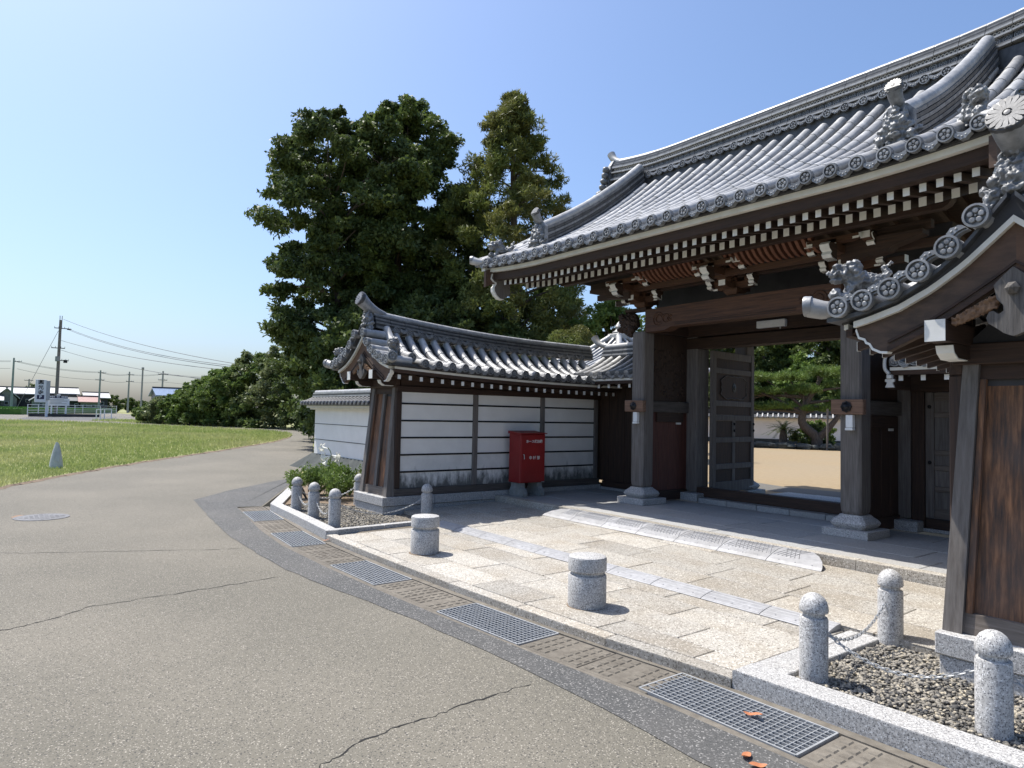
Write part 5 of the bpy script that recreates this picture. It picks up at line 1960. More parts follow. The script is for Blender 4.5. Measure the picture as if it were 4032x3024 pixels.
hb = empty('hose_box', (-9.65, 7.7, .26))
tag(hb, 'red metal fire hose box on concrete feet with white lettering', 'hose box')
x0, x1, y0, y1 = -9.82, -9.5, 7.42, 7.99
MB().cbox(x0, x1, y0, y1, .50, 1.36, .008).build('cabinet', red_paint, hb)
MB().hexa([(x0 - .015, y0 - .02, 1.361), (x1 + .035, y0 - .02, 1.361), (x1 + .035, y1 + .02, 1.361), (x0 - .015, y1 + .02, 1.361), (x0 - .015, y0 - .02, 1.41), (x1 + .035, y0 - .02, 1.375), (x1 + .035, y1 + .02, 1.375), (x0 - .015, y1 + .02, 1.41)]).build('lid', red_paint, hb)
dr = MB().cbox(x1 + .001, x1 + .016, y0 + .015, y1 - .015, .515, 1.345, .004).build('door', red_paint, hb)
MB().tube([(x1 + .02, y0 + .06, 1.0), (x1 + .045, y0 + .06, 1.0), (x1 + .045, y0 + .065, .92)], .008, 6).build('handle', galv, dr)
for zz in (.63, .66, .69):
    MB().box(x1 + .016, x1 + .019, y0 + .1, y1 - .1, zz, zz + .012).build('vent_slot', red_paint, dr)
MB().box(x1 + .001, x1 + .02, y1 - .08, y1 - .02, .5, .513).build('latch', galv, hb)
text_mesh('ホース格納箱', .062, white_paint, lambda x, y, z: (x1 + .0175 + z, (y0 + y1) / 2 + .02 + x, 1.225 + y), dr, 'lettering', bold=.0012)
text_mesh('中 村 部', .07, white_paint, lambda x, y, z: (x1 + .0175 + z, (y0 + y1) / 2 + .03 + x, .935 + y), dr, 'lettering', bold=.0012)
for yy in (y0 + .04, y1 - .14):
    pts = [(x0 + .0, .26), (x1 + .05, .26), (x1 + .055, .32), (x1 + .03, .38), (x1 - .02, .42), (x1 - .03, .499), (x0 + .03, .499), (x0 + .02, .42), (x0 - .02, .36), (x0 - .03, .3)]
    MB().prism(pts, lambda u, v, k: (u, k, v), yy, yy + .1).build('concrete_foot', footing, hb)

# ---- manhole cover in the road
mh = MB()
mh.lathe([(.36, .0), (.36, .007), (.33, .009), (.325, .006), (.3, .006), (.295, .009), (.001, .009)], 36)
mho = mh.build('manhole_cover', cast_iron, None, 40, loc=(-12.56, .69, 0))
tag(mho, 'round patterned iron manhole cover sunk in the asphalt', 'manhole cover')
ps = MB()
for i in range(-4, 5):
    for j in range(-4, 5):
        if math.hypot(i, j) < 4.2 and (i + j) % 2 == 0:
            ps.cbox(i * .064 - .024, i * .064 + .024, j * .064 - .024, j * .064 + .024, .008, .013, .003)
ps.build('tread_pattern', cast_iron, mho, local=True)
sheet('rust_stain', [(-12.72 + .23 * math.cos(a) * random.uniform(.6, 1.1), .42 + .14 * math.sin(a) * random.uniform(.6, 1.1)) for a in [k * PI / 8 for k in range(16)]], .003, rust_st)

# ---- faded torn marker cone in the grass
cn = MB()
vs, fs = [], []
prof = [(.165, 0), (.16, .02), (.15, .16), (.125, .32), (.095, .46), (.065, .58), (.045, .64)]
ncn = 20
for i, (rr, z) in enumerate(prof):
    for k in range(ncn):
        a = 2 * PI * k / ncn
        q = rr * (1 + .1 * math.sin(a * 2 + 1) * (i / 6) + random.uniform(-.02, .02))
        dx = .05 * (z / .64) ** 2
        zz = z + (.05 * math.sin(a + 2) if i == len(prof) - 1 else 0)
        vs.append((q * math.cos(a) + dx, q * math.sin(a), zz))
for i in range(len(prof) - 1):
    for k in range(ncn):
        fs.append((i * ncn + k, i * ncn + (k + 1) % ncn, (i + 1) * ncn + (k + 1) % ncn, (i + 1) * ncn + k))
cn.add(vs, fs)
cno = cn.build('marker_cone', cone_m, None, 60, loc=(-21.75, 1.45, .03))
tag(cno, 'faded grey torn plastic marker cone standing in the grass', 'cone')
fl = MB()
fl.add([(.165, -.06, .2), (.175, .05, .17), (.15, .07, .33), (.12, .04, .5), (.13, -.04, .44)], [(0, 1, 2, 3, 4)])
fl.build('torn_flap', cone_m, cno, local=True)

# ---- dry leaves by the gutter
for i, (x, y, s_, rz_, lab) in enumerate(((-2.33, 3.55, .055, .4, 'curled brown leaf lying on the drain grate'), (-2.07, 3.1, .05, 2.0, 'dry orange leaf on the road edge below the grate'), (-1.98, 3.06, .045, 3.9, 'small dry leaf beside another on the road edge'), (-8.62, 3.56, .045, 1.0, 'brown leaf caught at the planter kerb corner'))):
    o = MB()
    def f(i_, j_):
        u, v = i_ * 2 - 1, j_ * 2 - 1
        w = .45 * (1 - u * u) ** .7
        return (u, v * w, .22 * (u * u) + .25 * abs(v) * w + .06 * math.sin(4 * u))
    o.grid(f, 8, 4)
    ob = o.build('dry_leaf', dry_leaf, None, 60, recalc=False, loc=(x, y, .012))
    ob.scale = (s_, s_, s_)
    ob.rotation_euler = (random.uniform(-.2, .2), random.uniform(-.2, .2), rz_)
    tag(ob, lab, 'leaf', 'fallen leaves')

# ================================================================== LOW PLASTER WALL ALONG THE ROAD
lw = empty('low_wall', (-15.5, 7.8, 0))
tag(lw, 'white plaster boundary wall on a sloping stone footing with low tiled coping', 'wall')
xa, xb = -20.05, -11.05
MB().box(xa, xb, 7.8, 8.15, .42, 1.72).build('wall_body', plaster, lw)
for z in (.845, 1.305):
    MB().box(xa - .002, xb, 7.79, 7.799, z - .008, z + .008).build('groove_line', iron, lw)
    MB().box(xa - .01, xa - .001, 7.795, 8.15, z - .008, z + .008).build('groove_line', iron, lw)
MB().hexa([(xa - .75, 7.25, -.05), (xb, 7.25, -.05), (xb, 8.5, -.05), (xa - .75, 8.5, -.05), (xa - .04, 7.75, .419), (xb, 7.75, .419), (xb, 8.2, .419), (xa - .04, 8.2, .419)]).build('stone_footing', stone_wall, lw)
MB().box(xa - .12, xb, 7.68, 8.27, 1.721, 1.77).build('coping_band', cream_paint, lw)
MB().box(xa - .2, xb, 7.6, 8.35, 1.772, 1.84).build('coping_band', cream_paint, lw)
nx = int((xb - xa + .4) / .24)
for i in range(nx):
    x = xa - .35 + i * .24
    for fb in (-1, 1):
        MB().tube([(x, 7.975 + fb * .1, 2.06), (x, 7.975 + fb * .3, 1.97), (x, 7.975 + fb * .5, 1.92)], .05, 8).build('round_tile', tile_dark, lw, 50)
    place('eave_disc', DISC_S, None, lw, (x, 7.465, 1.92), None, (.78, .78, .78))
mb = MB()
for fb in (-1, 1):
    mb.add([(xa - .45, 7.975, 2.07), (xb, 7.975, 2.07), (xb, 7.975 + fb * .47, 1.88), (xa - .45, 7.975 + fb * .47, 1.88), (xa - .45, 7.975 + fb * .47, 1.845), (xb, 7.975 + fb * .47, 1.845)], [(0, 1, 2, 3), (3, 2, 5, 4)])
mb.build('pan_tiles', tile_dark, lw, recalc=False)
for k in range(4):
    seg_box(MB(), [(xa - .4, 7.975, 2.0), (xb, 7.975, 2.0)], .14 - .012 * k, .06 + .045 * k, .06 + .045 * k + .037, .3).build('ridge_course', tile if k % 2 else tile_dark, lw)
MB().tube([(xa - .42, 7.975, 2.25), (xb, 7.975, 2.25)], .055, 8).build('ridge_cap', tile, lw, 50)

# ================================================================== FOLIAGE


def leaves(name, clumps, m, size, parent=None, aspect=.45, droop=.0, shell=.55, upright=0.0):
    """many leaf-sized faces spread through clumps: rows (cx, cy, cz, rx, ry, rz, n)"""
    C = np.asarray(clumps, float)
    idx = np.repeat(np.arange(len(C)), C[:, 6].astype(int))
    n = len(idx)
    d = RNG.normal(size=(n, 3))
    d /= np.linalg.norm(d, axis=1)[:, None]
    rr = (shell + (1 - shell) * RNG.random(n)) * (1 - .35 * (RNG.random(n) < .25))
    wob = 1 + .25 * np.sin(d[:, 0] * 5 + idx) * np.cos(d[:, 1] * 4 + idx * 1.7)
    p = C[idx, :3] + d * C[idx, 3:6] * (rr * wob)[:, None]
    ax = d * .55 + RNG.normal(size=(n, 3)) * .55
    ax[:, 2] += -droop + upright
    ax /= np.linalg.norm(ax, axis=1)[:, None] + 1e-9
    s = np.cross(ax, RNG.normal(size=(n, 3)))
    s /= np.linalg.norm(s, axis=1)[:, None] + 1e-9
    L = size * RNG.uniform(.6, 1.4, n)
    W = L * aspect * RNG.uniform(.7, 1.3, n)
    v = np.empty((n, 4, 3), np.float32)
    v[:, 0] = p - ax * L[:, None] * .5
    v[:, 1] = p + s * W[:, None] * .5
    v[:, 2] = p + ax * L[:, None] * .5
    v[:, 3] = p - s * W[:, None] * .5
    return mesh_np(name, v.reshape(-1, 3), np.arange(4 * n).reshape(n, 4), m, parent)


def limb(mb, a, b, r0, r1, bend=.12, n=5):
    a, b = Vector(a), Vector(b)
    L = (b - a).length
    off = Vector((random.uniform(-1, 1), random.uniform(-1, 1), random.uniform(.1, 1))) * L * bend
    pts, rs = [], []
    for i in range(n + 1):
        t = i / n
        pts.append(a.lerp(b, t) + off * math.sin(PI * t))
        rs.append(lerp(r0, r1, t))
    mb.tube(pts, rs, 7)


def tree(name, x, y, prof, zb, zt, m, label, nclump, nleaf, csize, lsize, tr=.3, group=None, cat='tree', droop=.0, aspect=.45, z0=0.0, lean=(0, 0), flat=.75, trunk_top=.75, sx=1.0, upright=0.0, shell=.5):
    root = empty(name, (x, y, z0))
    tag(root, label, cat, group)
    tk = MB()
    zz = z0 + (zt - z0) * trunk_top
    pts = [(x + lean[0] * t + .25 * math.sin(3 * t + x), y + lean[1] * t + .2 * math.sin(4 * t + y), lerp(z0 - .1, zz, t)) for t in [i / 6 for i in range(7)]]
    tk.tube(pts, [tr * (1.25 if i == 0 else lerp(1, .25, i / 6)) for i in range(7)], 10)
    cl = []
    for k in range(nclump):
        t = ((k + random.random()) / nclump)
        R = interp(prof, t)
        a = k * 2.39996 + random.uniform(-.5, .5)
        rad = R * (random.uniform(.55, 1.0) if random.random() < .8 else random.uniform(.1, .6))
        z = lerp(zb, zt, t)
        c = (x + lean[0] * t + rad * math.cos(a) * sx, y + lean[1] * t + rad * math.sin(a), z)
        cs = csize * random.uniform(.65, 1.3) * (.6 + .4 * min(1, R / max(p[1] for p in prof)))
        nsub = 5
        for q in range(nsub):
            w = cs * .62
            cl.append((c[0] + random.uniform(-1, 1) * w, c[1] + random.uniform(-1, 1) * w, c[2] + random.uniform(-.8, .6) * w, cs * random.uniform(.4, .62), cs * random.uniform(.4, .62), cs * flat * random.uniform(.34, .55), nleaf / nsub * random.uniform(.7, 1.2)))
        if k % 3 == 0:
            h = max(z0 + .8, min(zz, z - rad * .35))
            tt = (h - z0) / (zz - z0)
            i = min(5, int(tt * 6))
            limb(tk, Vector(pts[i]).lerp(Vector(pts[i + 1]), tt * 6 - i) if i < 6 else pts[6], c, tr * .32 * (1.1 - tt * .6), tr * .06)
    tk.build('trunk', bark, root, 60)
    leaves('crown', cl, m, lsize, root, aspect, droop, upright=upright, shell=shell)
    return root


G_BIG = 'tall trees behind the boundary wall'
tree('broadleaf_tree', -31.3, 12.9, [(0, 2.3), (.25, 2.7), (.5, 3.5), (.75, 4.0), (.9, 3.3), (1, 1.6)], 3.0, 15.7, leaf_dark, 'dense dark green broadleaf tree forming the left of the tall tree group', 150, 760, 1.0, .22, .34, G_BIG, droop=.3)
tree('broadleaf_tree', -30.6, 15.9, [(0, 1.6), (.3, 2.7), (.6, 3.2), (.82, 2.7), (.93, 1.7), (1, .4)], 6.0, 17.2, leaf_mid, 'tall dark green tree with a bare grey trunk beside the pointed cedar', 125, 720, .95, .22, .36, G_BIG, droop=.3)
tree('cedar_tree', -25.7, 19.2, [(0, 3.0), (.2, 3.5), (.45, 3.2), (.7, 2.3), (.88, 1.3), (1, .15)], 3.5, 16.9, leaf_cedar, 'pointed cedar with olive and brownish foliage rising above the gate eave', 200, 520, .86, .24, .3, G_BIG, aspect=.22, flat=.9, trunk_top=.97, upright=.25)
tree('broadleaf_tree', -28.0, 23.4, [(0, 1.6), (.3, 2.6), (.6, 2.7), (.85, 1.7), (1, .5)], 2.5, 8.6, leaf_mid, 'rounded broadleaf tree under the gate eave tip right of the cedar', 60, 560, .9, .2, .22, G_BIG)
tree('broadleaf_tree', -21.4, 21.6, [(0, 1.0), (.3, 1.9), (.6, 1.9), (.85, 1.2), (1, .4)], 2.0, 6.9, leaf_bright, 'light green tree showing between the small roof and the gate column', 44, 420, .7, .2, .18, G_BIG)
tree('young_tree', -23.4, 20.4, [(0, .8), (.5, .8), (1, .1)], 1.2, 5.6, leaf_grey, 'thin pale green young tree in the gap left of the gate', 26, 260, .5, .17, .1, G_BIG, upright=.3)
tree('broadleaf_tree', -29.3, 18.9, [(0, 1.8), (.3, 2.4), (.6, 2.3), (.85, 1.6), (1, .5)], 4.0, 13.2, leaf_dark, 'dark tree closing the gap between the tall trunked tree and the cedar', 80, 620, .95, .22, .25, G_BIG, droop=.3)
# understory
for i, (x, y, zt, R) in enumerate(((-28.4, 12.9, 5.4, 2.3), (-27.4, 12.6, 6.0, 2.4), (-26.2, 14.6, 6.4, 2.4), (-25.2, 16.4, 6.2, 2.4), (-24.0, 17.9, 5.6, 2.2), (-30.6, 14.9, 8.0, 2.4), (-27.8, 17.2, 8.6, 2.8))):
    tree('understory_tree', x, y, [(0, R * .8), (.4, R), (.8, R * .75), (1, R * .25)], .6, zt, leaf_dark if i != 1 else leaf_mid, 'low dark evergreen filling the shade under the tall trees', 40, 480, .95, .22, .16, 'evergreens under the tall trees')
# clipped round shrub above the wing roof ridge
tr_ = empty('topiary', (-19.3, 17.6, 0))
tag(tr_, 'clipped dome-shaped topiary showing above the wing wall ridge', 'topiary')
MB().tube([(-19.3, 17.6, 0), (-19.25, 17.6, 2), (-19.3, 17.6, 4.2)], [.14, .11, .07], 8).build('trunk', bark, tr_, 60)
leaves('crown', [(-19.3, 17.6, 4.3, .95, .95, .72, 9000)], leaf_cedar, .09, tr_, shell=.9)

# roadside bushes
BB = [(-55.5, 22.6, 7.4, 3.4, leaf_thicket), (-59.4, 22.2, 7.8, 3.2, leaf_dark), (-62.3, 20.9, 7.2, 2.8, leaf_grey), (-64.4, 20.0, 6.5, 2.6, leaf_thicket), (-66.6, 19.3, 6.9, 2.4, leaf_grey), (-67.5, 17.9, 5.4, 2.4, leaf_thicket), (-69.8, 17.3, 5.1, 2.3, leaf_bright), (-71.0, 16.4, 4.5, 2.2, leaf_thicket), (-73.2, 15.8, 3.9, 2.1, leaf_bright), (-75.5, 15.1, 3.1, 2.0, leaf_thicket), (-77.8, 14.2, 2.6, 1.8, leaf_grey), (-80.6, 13.6, 1.8, 1.6, leaf_thicket),
      (-50.2, 21.6, 6.0, 3.0, leaf_thicket), (-45.0, 19.6, 5.6, 2.8, leaf_dark), (-40.0, 17.8, 6.2, 2.8, leaf_thicket), (-35.8, 15.6, 6.0, 2.5, leaf_dark)]
for x, y, zt, R, m in BB:
    lab = {'leaf_thicket': 'leafy green bush in the roadside thicket', 'leaf_dark': 'dark green bush in the roadside thicket', 'leaf_grey': 'dull grey-green bush in the roadside thicket', 'leaf_bright': 'light yellow-green bush in the roadside thicket'}[m.name]
    tree('roadside_bush', x, y, [(0, R * .95), (.35, R), (.75, R * .7), (1, R * .25)], .45, zt, m, lab, 34, 330, R * .4, .32, .12, {'thicket': 'leafy', 'dark': 'dark', 'grey': 'grey-green', 'bright': 'light'}[m.name.split('_')[1]] + ' bushes of the roadside thicket', 'bush')

# planter shrubs by the bollards, lily
for i, (x, y, h, R) in enumerate(((-12.35, 4.75, .5, .42), (-12.95, 5.1, .56, .5), (-11.95, 5.1, .48, .42), (-11.75, 5.75, .52, .45), (-12.6, 5.6, .6, .5), (-13.4, 5.6, .5, .45))):
    root = empty('planter_shrub', (x, y, .07))
    tag(root, 'small yellow-green shrub in the planter behind the bollards', 'shrub', 'shrubs in the left planter')
    sm = MB()
    cl = []
    for k in range(13):
        a = random.uniform(0, 2 * PI)
        rr = R * random.uniform(.1, .8)
        z = .07 + h * random.uniform(.35, .95)
        cl.append((x + rr * math.cos(a), y + rr * math.sin(a), z, .17, .17, .14, 130))
        limb(sm, (x + .05 * math.cos(a), y + .05 * math.sin(a), .06), (x + rr * math.cos(a), y + rr * math.sin(a), z), .012, .004, .08, 3)
    sm.build('stem', bark, root)
    leaves('foliage', cl, leaf_bright if i != 3 else leaf_cedar, .055, root, .5, upright=.3)
li = empty('lily', (-12.0, 6.2, .07))
tag(li, 'tall white trumpet lily flowering above the planter shrubs', 'lily')
sp = smooth_pts([(-12.05, 6.15, .05), (-12.03, 6.18, .4), (-12.0, 6.2, .75), (-11.98, 6.22, 1.0), (-12.05, 6.18, 1.12)], 4)
MB().tube(sp, .008, 6).build('stem', leaf_bright, li, 60)
for bx, by, bz, dx, dy, dz in ((-12.05, 6.18, 1.1, -.55, -.2, .05), (-11.98, 6.22, .98, .7, .35, -.12), (-11.99, 6.21, .96, -.55, -.3, -.12), (-12.0, 6.2, .95, -.15, -.35, -.6)):
    d = Vector((dx, dy, dz)).normalized()
    b = Vector((bx, by, bz))
    pth = [b + d * t + Vector((0, 0, -.02 * t)) for t in (0, .04, .09, .13, .16, .175)]
    MB().tube(pth, [.007, .013, .018, .028, .05, .065], 9, False).build('flower', petal, li, 60)
    f = MB()
    q = Vector(d).cross(Vector((0, 0, 1))).normalized()
    u = q.cross(d)
    for k in range(6):
        a = k * PI / 3
        r_ = q * math.cos(a) + u * math.sin(a)
        t_ = q * -math.sin(a) + u * math.cos(a)
        e = pth[-1]
        f.add([e + r_ * .05 - t_ * .025, e + r_ * .05 + t_ * .025, e + r_ * .095 + t_ * .012 - d * .02, e + r_ * .11 - d * .035, e + r_ * .095 - t_ * .012 - d * .02], [(0, 1, 2, 3, 4)])
    f.build('petals', petal, li, recalc=False)
lf = MB()
for k in range(12):
    z = .3 + .055 * k
    a = k * 2.2
    c = Vector((-12.03, 6.18, z))
    e = Vector((math.cos(a), math.sin(a), .25)) * .14
    w = Vector((-math.sin(a), math.cos(a), 0)) * .012
    lf.add([c, c + e * .5 + w, c + e + Vector((0, 0, -.03)), c + e * .5 - w], [(0, 1, 2, 3)])
lf.build('leaf', leaf_bright, li, recalc=False)

li.location = (-12.56, 5.2, -.06)

# ================================================================== TEMPLE COURT SEEN THROUGH THE GATE
sheet('temple_court', [(-18.5, 10.62), (12, 10.62), (12, 90), (-45, 90), (-45, 30), (-24, 16)], .27, sand)['label'] = 'raked tan sand court behind the gate'
pave('court_paving', 'pale stone paving behind the gate threshold', lambda y: -7.45, lambda y: -4.7, 10.46, 12.5, lambda y: .30, .68, 1.0, granite, 21)
sheet('court_gravel', [(-9.6, 12.55), (-3, 12.55), (-3, 13.5), (-5.5, 13.9), (-8.2, 13.6), (-9.9, 14.2)], .276, grit_m)
cw = empty('court_wall', (-22.7, 38.9, .27))
tag(cw, 'white court wall with dark tiled coping behind the garden pines', 'wall')
A, B = Vector((-34, 32.3, 0)), Vector((-8, 47.4, 0))
D = (B - A).normalized()
Nn = Vector((D.y, -D.x, 0))


def along(o, s0, s1, off0, off1, z0, z1):
    q = []
    for s_, of in ((s0, off0), (s1, off0), (s1, off1), (s0, off1)):
        q.append(A + D * s_ + Nn * of)
    o.hexa([(p.x, p.y, z0) for p in q] + [(p.x, p.y, z1) for p in q])
    return o


LL = (B - A).length
along(MB(), 0, LL, 0, .3, .27, .55).build('wall_footing', stone_wall, cw)
along(MB(), 0, LL, .03, .27, .551, 1.72).build('wall_body', plaster, cw)
along(MB(), 0, LL, -.12, .42, 1.72, 1.82).build('coping_band', cream_paint, cw)
o = MB()
for sgn in (1, -1):
    p0, p1 = A + Nn * .15, B + Nn * .15
    o.add([(p0.x, p0.y, 2.12), (p1.x, p1.y, 2.12), (p1.x + Nn.x * .5 * sgn, p1.y + Nn.y * .5 * sgn, 1.85), (p0.x + Nn.x * .5 * sgn, p0.y + Nn.y * .5 * sgn, 1.85)], [(0, 1, 2, 3)])
o.build('pan_tiles', tile_dark, cw, recalc=False)
for k in range(int(LL / .3)):
    p = A + D * (k * .3 + .1) + Nn * .15
    q = p + Nn * .52
    MB().tube([(p.x, p.y, 2.14), (q.x, q.y, 1.88)], .05, 6).build('round_tile', tile, cw, 60)
along(MB(), 0, LL, .03, .27, 2.1, 2.3).build('ridge_course', tile_dark, cw)

# garden pine with trimmed cushions
pn = empty('garden_pine', (-18.3, 33.3, .27))
tag(pn, 'trained garden pine with flat trimmed cushions of needles', 'pine')
tk = MB()
tp = smooth_pts([(-18.3, 33.3, .2), (-18.35, 33.25, .9), (-18.9, 32.95, 1.6), (-18.75, 33.1, 2.6), (-18.3, 33.4, 3.6), (-18.3, 33.4, 4.0)], 4)
tk.tube(tp, [lerp(.3, .06, i / 20) for i in range(21)], 9)
pads = [(-20.4, 32.1, 4.0, 1.5, .42), (-19.4, 32.7, 3.95, 1.1, .4), (-18.1, 33.5, 4.2, 1.35, .5), (-18.8, 32.9, 3.3, 1.05, .42), (-19.6, 32.5, 2.45, 1.4, .32), (-20.9, 31.8, 2.4, 1.2, .34), (-17.5, 33.7, 2.7, .9, .4), (-21.2, 31.6, 3.2, 1.0, .38), (-17.2, 33.9, 3.6, 1.0, .4), (-18.4, 33.2, 2.35, .9, .28), (-22.0, 31.2, 3.7, 1.1, .38), (-19.9, 32.3, 3.2, .9, .34), (-21.7, 31.3, 2.7, .9, .3), (-16.8, 34.3, 3.1, .9, .36)]
for p in pads:
    limb(tk, tp[8 + random.randrange(8)], (p[0], p[1], p[2] - p[4] * .6), .09, .03, .06)
limb(tk, tp[3], (-17.3, 33.9, 2.3), .2, .08, .1)
tk.build('trunk', bark, pn, 60)
cl = []
for x, y, z, R, h in pads:
    for k in range(8):
        a = random.uniform(0, 2 * PI)
        q = R * random.uniform(.1, .75)
        cl.append((x + q * math.cos(a), y + q * math.sin(a), z + random.uniform(-.2, .2) * h, R * .36, R * .36, h * .55, 420))
leaves('needles', cl, leaf_pine, .2, pn, .12, upright=.7, shell=.3)
# props under the long branches
for x, y, zt in ((-21.4, 32.2, 2.1), (-17.4, 32.6, 2.3)):
    pr = MB().tube([(x, y, .27), (x + .03, y, zt)], .05, 8).build('branch_prop', wood_v, None, 60)
    tag(pr, 'wooden prop post under a long pine branch', 'post', 'props under the garden pine')
# cycad and rocks
cy = empty('cycad', (-19.9, 32.9, .27))
tag(cy, 'bushy cycad with arching green fronds beside the pine trunk', 'cycad')
MB().tube([(-19.9, 32.9, .2), (-19.9, 32.9, .9), (-19.9, 32.9, 1.2)], [.22, .2, .14], 9).build('trunk', bark, cy, 60)
fr = MB()
for k in range(46):
    a = k * 2.4
    el = random.uniform(.1, 1.2)
    L = random.uniform(.9, 1.25)
    p = [Vector((-19.9, 32.9, 1.15)) + Vector((math.cos(a) * L * t * math.cos(el), math.sin(a) * L * t * math.cos(el), L * t * math.sin(el) - .55 * t * t)) for t in (0, .3, .6, 1)]
    for i in range(3):
        d = (p[i + 1] - p[i])
        s_ = d.cross(Vector((0, 0, 1))).normalized() * .1
        for j in range(6):
            c = p[i] + d * (j / 6)
            for q in (1, -1):
                fr.add([c, c + d * .1, c + s_ * q * 1.2 + d * .3 + Vector((0, 0, .03))], [(0, 1, 2)])
fr.build('frond', leaf_mid, cy, recalc=False)
tree('garden_shrub', -18.9, 34.4, [(0, .8), (.5, .9), (1, .3)], .5, 1.7, leaf_bright, 'yellow-green shrub between the cycad and the pine trunk', 14, 420, .4, .12, .05, None, 'shrub', z0=.27)
tree('garden_shrub', -19.0, 33.9, [(0, .9), (.5, 1.0), (1, .4)], .5, 1.5, leaf_dark, 'dark low shrub beside the cycad', 14, 420, .42, .12, .05, None, 'shrub', z0=.27)
for k in range(11):
    t = k / 10
    x, y = lerp(-21.2, -16.6, t), lerp(31.2, 33.4, t) - .3 * math.sin(PI * t)
    st_ = random.getstate()
    random.seed(50 + k)
    rk = MB().ball((0, 0, .12), (random.uniform(.2, .55), random.uniform(.2, .3), random.uniform(.12, .26)), 9, 6, .22).build('garden_rock', stone_wall, None, 45, loc=(x, y, .27))
    random.setstate(st_)
    tag(rk, 'rough edging rock at the foot of the garden pine', 'rock', 'rocks edging the garden bed')
sheet('garden_bed', [(-21.8, 31.4), (-16.2, 33.9), (-12, 40), (-20, 40), (-26, 34)], .3, soil)
for i, (x, y, zt, R, m) in enumerate(((-31.5, 47.0, 12.5, 4.2, leaf_mid), (-27.0, 49.8, 13.0, 4.4, leaf_bright), (-22.6, 50.5, 12.5, 4.2, leaf_mid), (-35.5, 44.0, 12.0, 4.0, leaf_dark), (-25.2, 44.5, 6.0, 2.6, leaf_bright), (-21.2, 45.5, 6.2, 2.4, leaf_mid), (-29.0, 42.0, 5.4, 2.4, leaf_dark), (-17.5, 51.5, 12.0, 4.0, leaf_mid), (-24.8, 46.5, 9.5, 3.4, leaf_mid), (-28.8, 45.5, 9.0, 3.2, leaf_mid), (-21.0, 48.0, 10.0, 3.4, leaf_mid), (-19.5, 42.6, 4.2, 2.0, leaf_dark), (-23.5, 40.8, 3.8, 1.8, leaf_dark))):
    tree('court_tree', x, y, [(0, R * .8), (.35, R), (.7, R * .8), (1, R * .3)], 1.2, zt, m, ['mid green', 'bright yellow-green', 'dark'][0 if m is leaf_mid else 1 if m is leaf_bright else 2] + ' tree filling the background behind the court wall', 55, 520, R * .33, .3, .25, {'mid': 'mid green', 'dark': 'dark', 'bright': 'bright'}[m.name.split('_')[1]] + ' trees behind the court', z0=.27)

# small hall with pyramid roof behind the wing wall
hl = empty('small_hall', (-16.9, 17.4, .27))
tag(hl, 'small hall with a grey pyramid tiled roof and finial behind the link wall', 'building')
hx, hy = -16.9, 17.5
MB().cbox(hx - 1.5, hx + 1.5, hy - 1.5, hy + 1.5, .27, 3.2, .02).build('wall', plaster, hl)
o = MB()
hw = 2.2
rz_ = [(hw, 3.25), (hw * .6, 3.62), (hw * .3, 4.0), (.16, 4.45)]
vs = []
for r_, z in rz_: vs += [(hx - r_, hy - r_, z), (hx + r_, hy - r_, z), (hx + r_, hy + r_, z), (hx - r_, hy + r_, z)]
o.add(vs, [(4 * i + k, 4 * i + (k + 1) % 4, 4 * i + 4 + (k + 1) % 4, 4 * i + 4 + k) for i in range(3) for k in range(4)] + [(0, 1, 2, 3)])
rf = o.build('roof', tile_dark, hl)
for fx, fy in ((0, -1), (1, 0)):
    for k in range(-8, 9):
        u = k * .26
        pts = []
        for r_, z in [(lerp(a[0], b[0], t), lerp(a[1], b[1], t)) for a, b in zip(rz_, rz_[1:]) for t in (0, .5)] + [rz_[-1]]:
            if r_ < abs(u): break
            pts.append((hx + fx * r_ + (u if fx == 0 else 0), hy + fy * r_ + (u if fy == 0 else 0), z + .04))
        if len(pts) > 1: MB().tube(pts, .06, 7).build('round_tile', tile, rf, 50)
for a in range(4):
    sx, sy = ((-1, -1), (1, -1), (1, 1), (-1, 1))[a]
    MB().tube([(hx + sx * r_, hy + sy * r_, z + .08) for r_, z in rz_], .11, 8).build('hip_ridge', tile, rf, 50)
MB().cbox(hx - .28, hx + .28, hy - .28, hy + .28, 4.42, 4.6, .02).build('finial_base', tile, hl)
MB().lathe([(.2, 4.6), (.24, 4.66), (.14, 4.72), (.1, 4.78), (.14, 4.86), (.08, 4.96), (.01, 5.05)], 14, fn=lambda x, y, z: (hx + x, hy + y, z)).build('finial', tile, hl, 40)
wire_m = mat('wire_grey', [(.12, .12, .13), (.18, .18, .19)], .7, 4)

# ================================================================== FAR LEFT: sign, rails, poles, houses, rice
o = MB()
rp = [(-134, -160), (-134, 3.9), (-150, 8.6), (-166, 15), (-178, 22.5), (-204, 26), (-204, -160)]
o.add([(x, y, .0) for x, y in rp] + [(x, y, .92) for x, y in rp], [tuple(range(7, 14))] + [(i, (i + 1) % 7, 7 + (i + 1) % 7, 7 + i) for i in range(7)])
rc = o.build('rice_field', rice)
rc['kind'] = 'structure'
rb = blades('rice_crop', 30000, rp, lambda n: (RNG.uniform(-185, -134, n), RNG.uniform(-60, 24, n)), lambda d, x, y: .25 + 0 * d, z0=.9, m=rice, wide=.35)
tag(rb, 'green rice crop in the paddy beyond the parking lot', 'rice', kind='stuff')
sheet('parking_lot', [(-93, 2.2), (-92.5, 9.2), (-104, 13.5), (-121, 15.5), (-116, 4.5), (-108, 3.6)], .006, asphalt_dark)
